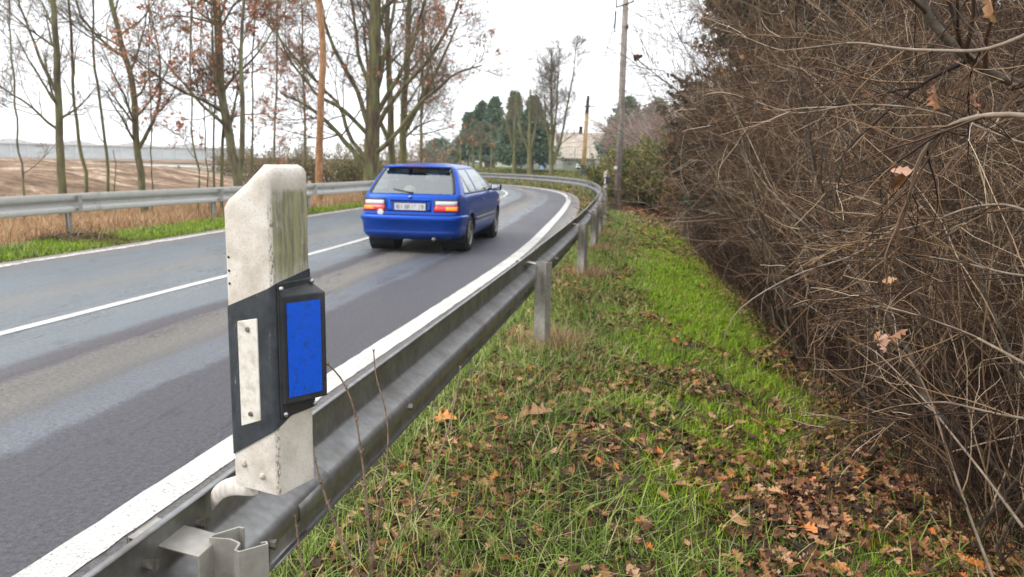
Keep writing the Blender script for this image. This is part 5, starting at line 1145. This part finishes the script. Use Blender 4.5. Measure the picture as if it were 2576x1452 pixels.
hero(6, [(2640, 560, 1.8), (2540, 510, 1.85), (2440, 520, 1.9), (2340, 560, 2.0), (2220, 590, 2.1), (2110, 580, 2.3)], .007, .0018, 'horizontal_twig', 'horizontal branch at the right edge below the hanging leaves', K=16, L=.4)
hero(7, [(2640, 950, 1.6), (2560, 905, 1.7), (2440, 840, 1.9), (2330, 800, 2.1), (2230, 770, 2.3), (2110, 780, 2.5)], .007, .0018, 'low_branch', 'low branch reaching left from the right edge at mid height', K=16, L=.4)
hero(8, [(2500, 1460, 2.4), (2440, 1300, 2.5), (2390, 1160, 2.6), (2340, 1000, 2.7), (2290, 900, 2.75), (2200, 820, 2.8)], .010, .003, 'leaning_stem', 'pale leaning stem rising from the bottom right corner', K=14, L=.5)
hero(9, [(2576, 1330, 2.2), (2480, 1200, 2.5), (2330, 1010, 2.9), (2200, 880, 3.2), (2130, 850, 3.4)], .009, .003, 'leaning_stem', 'second pale stem leaning left above the leaf litter', K=12, L=.5)
hero(10, [(1990, 1240, 3.9), (2040, 1100, 3.8), (2060, 960, 3.7), (2075, 860, 3.6)], .0035, .0025, 'hanging_twig', 'thin twig hanging down to the leaf litter near the shrub feet', K=4, L=.25)
hero(11, [(1700, 640, 10.5), (1600, 575, 10.3), (1500, 545, 10.0), (1440, 520, 9.8)], .012, .003, 'dark_twig', 'dark bare twig stretched towards the rail posts', 'limbbark', K=10, L=.6)
hero(12, [(2050, 500, 8.0), (1900, 405, 8.0), (1800, 320, 8.2), (1720, 240, 8.4), (1640, 180, 8.6), (1600, 148, 8.7)], .022, .007, 'rising_branch', 'dark branch rising left against the sky with one leaf at its tip', 'limbbark', K=46, L=1.3, grav=.01, K2=8)
hero(13, [(2000, 430, 9.5), (1800, 460, 9.5), (1700, 420, 9.6), (1600, 350, 9.8), (1520, 330, 10)], .018, .003, 'low_dark_branch', 'dark branch spreading across the green bush beside the pole', 'limbbark', K=40, L=1.1, grav=.01, K2=8)
hero(14, [(2150, 330, 7.5), (2000, 200, 7.5), (1900, 90, 7.7), (1800, 40, 7.8), (1740, 10, 8)], .022, .003, 'upper_dark_branch', 'dark twiggy branch against the sky near the top of the hedge', 'limbbark', K=46, L=1.3, grav=.01, K2=8)
hero(15, [(2050, 620, 7.0), (1900, 560, 7.0), (1780, 530, 7.1), (1660, 520, 7.3), (1580, 500, 7.5)], .012, .003, 'wispy_branch', 'thin dark branch reaching left at the height of the pole foot', 'limbbark', K=40, L=.9, grav=0, K2=8)
hero(16, [(1980, 300, 9.0), (1830, 230, 9.0), (1740, 150, 9.2), (1690, 60, 9.4), (1670, -20, 9.5)], .018, .003, 'sky_branch', 'dark branch climbing steeply at the left edge of the hedge top', 'limbbark', K=46, L=1.3, grav=.02, K2=8)
hero(17, [(2640, 700, 1.7), (2540, 690, 1.8), (2420, 660, 1.9), (2300, 640, 2.0), (2180, 655, 2.1)], .006, .0018, 'crossing_twig', 'thin branch crossing the hedge at the right below the curled leaves', K=18, L=.5)
hero(18, [(2620, 1060, 1.9), (2500, 1040, 2.0), (2380, 1010, 2.1), (2260, 1020, 2.3), (2150, 1050, 2.4)], .007, .0018, 'crossing_twig', 'low thin branch crossing the dark foot of the hedge', K=18, L=.5)
def single_leaf(seed, p, size, name, label, mat, tilt=None):
    r = np.random.default_rng(seed); V, F = lobed(r, np.zeros((1, 3)), size / .8, tilt, .6); o = mesh_np(name, V, [F], mat); o.location = p; tag(o, label, 'leaf'); return o
LF = lambda n, c: simple(n, [(.35, tuple(k * .7 for k in c)), (.6, c)], 30, .6)
lw_ = LF('leaf_withered', (.42, .23, .15)); lo_, lb_, lt_ = LF('leaf_orange', (.62, .22, .05)), LF('leaf_brown', (.3, .13, .055)), LF('leaf_tan', (.5, .27, .13))
single_leaf(3, tuple(P(1598, 146, 8.7)), .14, 'hanging_leaf', 'single dark leaf at a branch tip against the white sky', LF('leaf_dark', (.1, .05, .035)))
for k, (px, py, d, s_, lab) in enumerate(((2248, 425, 1.9, .085, 'left one of the paired curled leaves hanging in the twigs'), (2278, 430, 1.88, .10, 'right one of the paired curled orange leaves hanging in the twigs'), (2265, 455, 1.9, .07, 'small curled leaf below the hanging pair'), (2205, 845, 2.3, .07, 'leftmost of the three withered leaves hanging low on the right'), (2225, 860, 2.3, .08, 'middle one of the three withered leaves hanging low on the right'), (2252, 835, 2.3, .075, 'rightmost of the three withered leaves hanging low on the right'), (2237, 705, 2.4, .055, 'small pinkish leaf caught flat in the twigs'), (2185, 240, 2.5, .09, 'long narrow withered leaf hanging near the top twigs'), (2355, 245, 2.0, .07, 'curled brown leaf near the thick slanting limb'), (2490, 20, 1.6, .1, 'large curled leaf at the top edge in the corner'))):
    o = single_leaf(20 + k, tuple(P(px, py, d)), s_ * .62, 'hanging_leaf', lab, (lt_, lw_, lb_)[k % 3])
for k, (px, py, s_, lab) in enumerate(((1118, 1143, .10, 'bright orange leaf on the grass just under the rail'), (2030, 1330, .11, 'bright orange leaf near the bottom among brown litter'), (1345, 1020 + 115, .13, 'large tan oak leaf on the grass beside the rail'), (1310, 1155, .12, 'dark brown oak leaf beside the large tan one'), (1855, 1350, .11, 'tan oak leaf on the grass near the bottom edge'))):
    q = P(px, py, 3); r = ray(px, py); t = (-.12 - EYE) / r[2]; q = (r[0] * t, r[1] * t, 0); z = hz(q[0], q[1]) + .055
    single_leaf(40 + k, (q[0], q[1], z), s_, 'fallen_leaf', lab, (lo_, lo_, lt_, lb_, lt_)[k], .25)

# ------------------------------------------------------------------ shrubs and conifers behind the hedge
p = P(1600, 500, 30); bush(300, (p[0] + 1.1, 30, hz(p[0], 30)), (2.2, 2.4, 2.3), 'evergreen_shrub', 'yellow green evergreen shrub right of the wooden pole', 'shrub', 160, 'twigdark', 'evergreen', 30000, .05, L=(1, .9, .5), K=(7, 5), minr=.004)
p = P(1548, 470, 34); bush(301, (p[0], 34, hz(p[0], 34)), (.6, .8, 1.7), 'evergreen_shrub', 'small dark green shrub left of the wooden pole', 'shrub', 70, 'twigdark', 'evergreen', 12000, .05, L=(1, .6, .35), K=(7, 5), minr=.004)
p = P(1760, 480, 27.5); bush(302, (p[0], 27.5, hz(p[0], 27.5)), (1.6, 1.8, 2.7), 'evergreen_shrub', 'mottled olive shrub behind the dark hedge twigs', 'shrub', 140, 'twigdark', 'evergreen', 24000, .045, L=(1, .8, .45), K=(7, 5), minr=.004)
for k, (px, d, w_, h_, nl, lab, lm) in enumerate(((1610, 52, 2.4, 3.9, 900, 'tall reddish bare shrub behind the wooden pole', 'pinkleaf'), (1665, 48, 2.6, 4.3, 1200, 'pinkish bare shrub right of the wooden pole', 'pinkleaf'), (1720, 42, 3.0, 4.6, 1400, 'bare shrub with red leaves behind the olive shrub', 'pinkleaf'))):
    p = P(px, 450, d); bush(310 + k, (p[0], d, hz(p[0], d)), (w_, w_, h_), 'bare_shrub', lab, 'shrub', 90, 'redtwig', lm, nl, .06, L=(1, 1.3, .8), K=(8, 6), minr=.006)
cf(320, 1850, 17.5, -120, 1.7, 'conifer with dead brown needles at the left of the hedge top', 'deadneedle', nneed=15000, size=.085, whorls=20, per=5, ragged=.7, cone=.75, z=-.4, t0=.3, name='dead_conifer', lw=.2)
cf(321, 1960, 14.0, -330, 2.0, 'dark green conifer standing behind the hedge shrubs', 'needle', nneed=26000, size=.11, whorls=30, per=8, ragged=.4, cone=.6, z=-.4, name='conifer_tree')
cf(322, 2200, 11.5, -420, 2.0, 'tall dark conifer behind the middle of the hedge', 'needle', nneed=24000, size=.10, whorls=30, per=8, ragged=.4, cone=.6, z=-.4, name='conifer_tree')
cf(323, 2470, 9.5, -520, 1.9, 'dark conifer behind the hedge near the right edge', 'needle', nneed=22000, size=.10, whorls=30, per=8, ragged=.4, cone=.6, z=-.4, name='conifer_tree')
cf(324, 1745, 19.5, 215, .8, 'low rusty brown dead conifer above the olive shrub', 'deadneedle', nneed=3800, size=.09, whorls=16, cone=.6, z=-.3, name='dead_conifer')
cf(325, 2080, 21, -100, 2.6, 'dark conifer farther back filling the gap in the hedge', 'needle', nneed=16000, size=.15, whorls=28, cone=.5, z=-.4, name='conifer_tree')

# ------------------------------------------------------------------ bare shoots in the foreground
def shoot(seed, pts, r0, label, tipbud=True):
    rng = np.random.default_rng(seed); q = resample([P(*p) for p in pts], 22)
    for _ in range(2): q[1:-1] = (q[:-2] + 2 * q[1:-1] + q[2:]) / 4
    b_ = q[0].copy(); o = tube_obj('stem', [((q - b_)[None], np.linspace(r0, r0 * .5, 22)[None] * .85)], M['shootbark'], None, 7); o.name = 'bare_shoot'; o.location = b_; tag(o, label, 'plant shoot')
    for k in range(3, 22, 3):
        c = q[k] - b_; mb = MB(); rk = r0 * (1 - .45 * k / 21); mb.sphere(tuple(c), rk * 1.3, 7, 5, 1.3)
        for s_ in (-1, 1): mb.cyl(c, c + np.array([s_ * rk * 2.0, 0, rk * 3.0]), rk * .75, rk * .25, 6)
        mb.build('bud', M['shootbark'], o, smooth=True)
M['shootbark'] = simple('shootbark', [(.35, (.11, .065, .04)), (.6, (.26, .18, .12))], 40, .6)
shoot(1, [(935, 1460, 1.75), (925, 1300, 1.75), (915, 1180, 1.75), (893, 1030, 1.75), (862, 950, 1.75), (824, 916, 1.72)], .0044, 'bare shoot bending left towards the blue reflector')
shoot(2, [(930, 1460, 1.8), (955, 1280, 1.8), (975, 1150, 1.8), (978, 1080, 1.8), (968, 1010, 1.8), (945, 960, 1.8), (940, 883, 1.8)], .0034, 'tall thin shoot with a bud at its tip before the rail')
shoot(3, [(940, 1470, 1.9), (1010, 1330, 1.9), (1070, 1230, 1.9), (1120, 1110, 1.95), (1150, 990, 2.0), (1158, 925, 2.0)], .0036, 'bare shoot leaning right across the grass')
shoot(4, [(910, 1470, 1.6), (850, 1340, 1.6), (815, 1240, 1.6), (795, 1170, 1.6), (783, 1102, 1.6)], .004, 'dark shoot beside the bottom of the white post')
shoot(5, [(1120, 1470, 2.1), (1090, 1360, 2.1), (1072, 1230, 2.1), (1078, 1130, 2.1), (1085, 1120, 2.1)], .003, 'short dark shoot crossing the leaning one')
shoot(6, [(1125, 1460, 2.2), (1150, 1350, 2.2), (1160, 1250, 2.2), (1165, 1160, 2.2)], .0016, 'very thin shoot right of the others in the grass')
shoot(7, [(775, 1470, 1.45), (755, 1400, 1.45), (743, 1300, 1.45)], .003, 'short dark shoot just right of the near rail post')

# ------------------------------------------------------------------ grass, straw and leaf litter
def blades(rng, x, y, h, wd, lean=.5, droop=.5, z=None):
    n = len(x); z = (height(x[None], y[None])[0] if z is None else z) - .01
    a = rng.uniform(0, 2 * math.pi, n); ca, sa = np.cos(a), np.sin(a); l = np.abs(rng.normal(0, lean, n)); b = a + rng.normal(0, .6, n)
    dx, dy = np.cos(b) * l, np.sin(b) * l; dr = rng.uniform(0, droop, n)
    base = np.stack([x, y, z], 1); w3 = np.stack([-sa, ca, np.zeros(n)], 1) * (wd / 2)[:, None]
    def at_(t): return base + np.stack([dx * h * t * (1 + dr * t), dy * h * t * (1 + dr * t), h * (t - dr * .45 * t * t) / np.sqrt(1 + (l * t) ** 2)], 1)
    m1, m2, tp = at_(.4), at_(.75), at_(1.0)
    V = np.stack([base - w3, base + w3, m1 - w3 * .9, m1 + w3 * .9, m2 - w3 * .6, m2 + w3 * .6, tp], 1).reshape(-1, 3); i = (np.arange(n) * 7)[:, None]
    return V, np.concatenate([i + np.array([[0, 1, 3]]), i + np.array([[0, 3, 2]]), i + np.array([[2, 3, 5]]), i + np.array([[2, 5, 4]]), i + np.array([[4, 5, 6]])])
rng = np.random.default_rng(900)
def railx(y): return np.interp(y, RAIL[:, 1][:220], RAIL[:, 0][:220])
def scatter(n, ya, yb, pw=1.0, xa=-.45, xb=.5):
    y = ya + (yb - ya) * rng.uniform(0, 1, n) ** pw; x = railx(y) + xa + rng.uniform(0, 1, n) * (footx(y) + xb - railx(y) - xa); return x, y
def vivid(x, y):          # where the young grass is lush
    s = (x - railx(y)) / (footx(y) - railx(y)) + .10 * vnoise(x * 1.5, y * 1.1, 12); f = np.exp(-((s - .74) / .34) ** 2) * sm(y, 5.5, 8.5) * (1 - sm(y, 16, 21)); f2 = np.exp(-((s - .68) / .26) ** 2) * (1 - sm(y, 5, 8)) * .10
    return np.clip(f * 1.6 + f2 + .16 * sm(s, .2, .5) * (1 - sm(s, .9, 1)) + (.32 * vnoise(x * 3.1, y * 2.4, 7) + .5 * vnoise(x * 8.5 + 2, y * 7.3, 31)) * (1 - .55 * f) - .12 * (1 - sm(y, 4, 7)), 0, 1)
def litter_density(x, y):
    s = (x - railx(y)) / (footx(y) - railx(y)); v = vivid(x, y)
    s = s + .10 * vnoise(x * 1.2 + 3, y * 1.0, 21); return np.clip(.40 + .12 * (1 - sm(y, 4, 8)) + .22 * (1 - sm(s, .35, .6)) * sm(y, 4, 7) + .8 * sm(s, .78, 1.08) + .22 * np.exp(-((s - .45) / .2) ** 2) - .7 * v * (s < .98) + .4 * vnoise(x * 2.6, y * 2.2, 2) + .4 * vnoise(x * 7.1, y * 6.3, 44), .03, 1)
def keep(x, y, p): k = rng.uniform(0, 1, len(x)) < p; return x[k], y[k]
x, y = scatter(270000, 1.0, 21, 1.5, xa=-.1); v = vivid(x, y); s = (x - railx(y)) / (footx(y) - railx(y))
x, y = keep(x, y, v ** 1.3 * (1 - .8 * sm(s, .94, 1.12))); n = len(x)
V, F = blades(rng, x, y, rng.uniform(.04, .11, n), rng.uniform(.0022, .0042, n) * np.interp(y, [2, 12, 20], [1, 2.2, 3]), .6, .7); tag(mesh_np('grass', V, [F], M['greengrass']), 'bright green young grass on the verge between rail and hedge', 'grass', kind='stuff')
x, y = scatter(150000, 1.0, 24, 1.7, xa=-.35); s = (x - railx(y)) / (footx(y) - railx(y))
x, y = keep(x, y, np.clip(.95 - .75 * sm(s, .1, .75) - .3 * vivid(x, y), .05, 1) * np.clip(.75 + .5 * vnoise(x * 3, y * 3, 4), .1, 1)); n = len(x)
V, F = blades(rng, x, y, rng.uniform(.06, .19, n), rng.uniform(.0028, .0055, n) * np.interp(y, [2, 12, 20], [1, 1.9, 2.6]), .8, .8); tag(mesh_np('rough_grass', V, [F], M['olivegrass']), 'coarse olive and straw coloured grass beside the guard rail', 'grass', kind='stuff')
x, y = scatter(95000, 1.2, 9.0, 1.4, xa=-.1); v = vnoise(x * 4.1, y * 3.7, 15); s = (x - railx(y)) / (footx(y) - railx(y)); x, y = keep(x, y, np.clip(.55 + .8 * v - .55 * sm(s, .6, 1), .03, 1)); n = len(x)
V, F = blades(rng, x, y, rng.uniform(.03, .085, n), rng.uniform(.002, .0038, n), .7, .8); tag(mesh_np('short_grass', V, [F], M['shortgrass']), 'short dense turf between the fallen leaves near the rail', 'grass', kind='stuff')
# tussocks round the post feet
tx = []; ty = []
for q in (1.4, 6.05, 9.9, 12.8, 15.4): k = 900; tx.append(railx(q) + .22 + rng.normal(0, .14, k)); ty.append(q + rng.normal(0, .14, k))
x, y = np.concatenate(tx), np.concatenate(ty); n = len(x); V, F = blades(rng, x, y, rng.uniform(.08, .26, n), rng.uniform(.003, .005, n), .7, .9); tag(mesh_np('tussocks', V, [F], M['straw']), 'straw tufts round the feet of the near rail posts', 'grass', kind='stuff')
x, y = scatter(120000, 1.6, 17, 1.5, xa=-.2, xb=1.6); x, y = keep(x, y, litter_density(x, y)); n = len(x)
zz = height(x[None], y[None])[0] + rng.uniform(.006, .05, n) * np.where((x - railx(y)) / (footx(y) - railx(y)) < .9, 1, .7)
V, F = lobed(rng, np.stack([x, y, zz], 1), .064, .45, .55); tag(mesh_np('leaf_litter', V, [F], M['litter']), 'brown fallen oak leaves strewn over the verge and under the hedge', 'leaf litter', kind='stuff')
x, y = scatter(9000, 14, 32, 1.3, xa=.6, xb=2.6); n = len(x); zz = height(x[None], y[None])[0] + rng.uniform(.01, .05, n); V, F = lobed(rng, np.stack([x, y, zz], 1), .12, .4, .4); tag(mesh_np('leaf_litter', V, [F], M['litter']), 'brown fallen leaves farther off round the wooden pole', 'leaf litter', kind='stuff')
x, y = scatter(5000, 1.2, 12, 1.5, xa=.0, xb=.9); n = len(x); p0 = np.stack([x, y, height(x[None], y[None])[0] + rng.uniform(.005, .05, n)], 1)
A, B = march(rng, p0, rng.normal(0, 1, (n, 3)) * np.array([1, 1, .12]), rng.uniform(.05, .22, n), 3, .15, 0, np.full(n, .0013), np.full(n, .0008)); tag(tube_obj('fallen_twigs', [(A, B)], M['twig'], None, 3), 'thin fallen twigs lying among the leaves', 'twigs', kind='stuff')
# far verge along the left rail
def along(L, n, ya, yb, a, b):
    i = np.where((L[:, 1] > ya) & (L[:, 1] < yb))[0]; k = rng.choice(i, n); T = unit(np.gradient(L, axis=0))[k]; d = rng.uniform(a, b, n); q = L[k] + np.stack([-T[:, 1], T[:, 0]], 1) * d[:, None] + rng.normal(0, .08, (n, 2)); return q[:, 0], q[:, 1], d
x, y, d = along(EL, 42000, 3, 34, .38, 1.5); k = rng.uniform(0, 1, len(x)) < np.clip(.5 + .9 * vnoise(x * 1.4, y * 1.4, 9), .1, 1); x, y = x[k], y[k]; n = len(x)
V, F = blades(rng, x, y, rng.uniform(.05, .14, n), np.full(n, .009), .5, .5); tag(mesh_np('verge_grass', V, [F], M['greengrass']), 'patchy green grass between the far road edge and the far rail', 'grass', kind='stuff')
x, y, d = along(EL, 26000, 3, 34, .3, 1.6); n = len(x); V, F = blades(rng, x, y, rng.uniform(.05, .13, n), np.full(n, .01), .8, .7); tag(mesh_np('rough_verge_grass', V, [F], M['olivegrass']), 'olive brown grass between the far road edge and the far rail', 'grass', kind='stuff')
x, y, d = along(RAILL, 85000, 5, 40, .1, 7.5); n = len(x); V, F = blades(rng, x, y, rng.uniform(.18, .42, n) * np.interp(d, [0, .6, 5], [.7, 1, 1]), np.full(n, .012), .45, .6); tag(mesh_np('dry_grass', V, [F], M['straw']), 'tall straw coloured dry grass behind the far guard rail', 'grass', kind='stuff')
x, y, d = along(RAIL, 30000, 30, 62, -1.5, -.0); 
i = np.where((RAIL[:, 1] > 16) & (RAIL[:, 1] < 66))[0]; k = rng.choice(i, 60000); T = unit(np.gradient(RAIL, axis=0))[k]; d = rng.uniform(-.6, 9, 60000); q = RAIL[k] + np.stack([T[:, 1], -T[:, 0]], 1) * d[:, None]; x, y = q[:, 0], q[:, 1]
kk = (y > 30) | (d < .3); x, y = x[kk], y[kk]; n = len(x); V, F = blades(rng, x, y, rng.uniform(.08, .22, n), np.full(n, .022), .6, .6); tag(mesh_np('bank_grass', V, [F], M['olivegrass']), 'yellowish grass on the bank round the bend', 'grass', kind='stuff')
i = rng.choice(n, 14000); V, F = lobed(rng, np.stack([x[i], y[i], height(x[i][None], y[i][None])[0] + .06], 1), .16, .5, .4); tag(mesh_np('bank_leaves', V, [F], M['litter']), 'orange brown leaves over the bank round the bend', 'leaf litter', kind='stuff')
# ------------------------------------------------------------------ damp winter air
b = MB(); b.box((0, 0, 0), (700, 420, 34)); m, nt, bs = mk('haze_air'); nt.nodes.remove(bs)
pv = N(nt, 'VolumePrincipled'); pv.inputs['Color'].default_value = (.93, .95, .97, 1); pv.inputs['Density'].default_value = .00065; pv.inputs['Anisotropy'].default_value = .2
nt.links.new(pv.outputs[0], nt.nodes['Material Output'].inputs['Volume']); o = b.build('haze', m, None); o.location = (0, 140, 13); tag(o, 'thin pale winter haze over the road and fields', 'haze', kind='stuff')
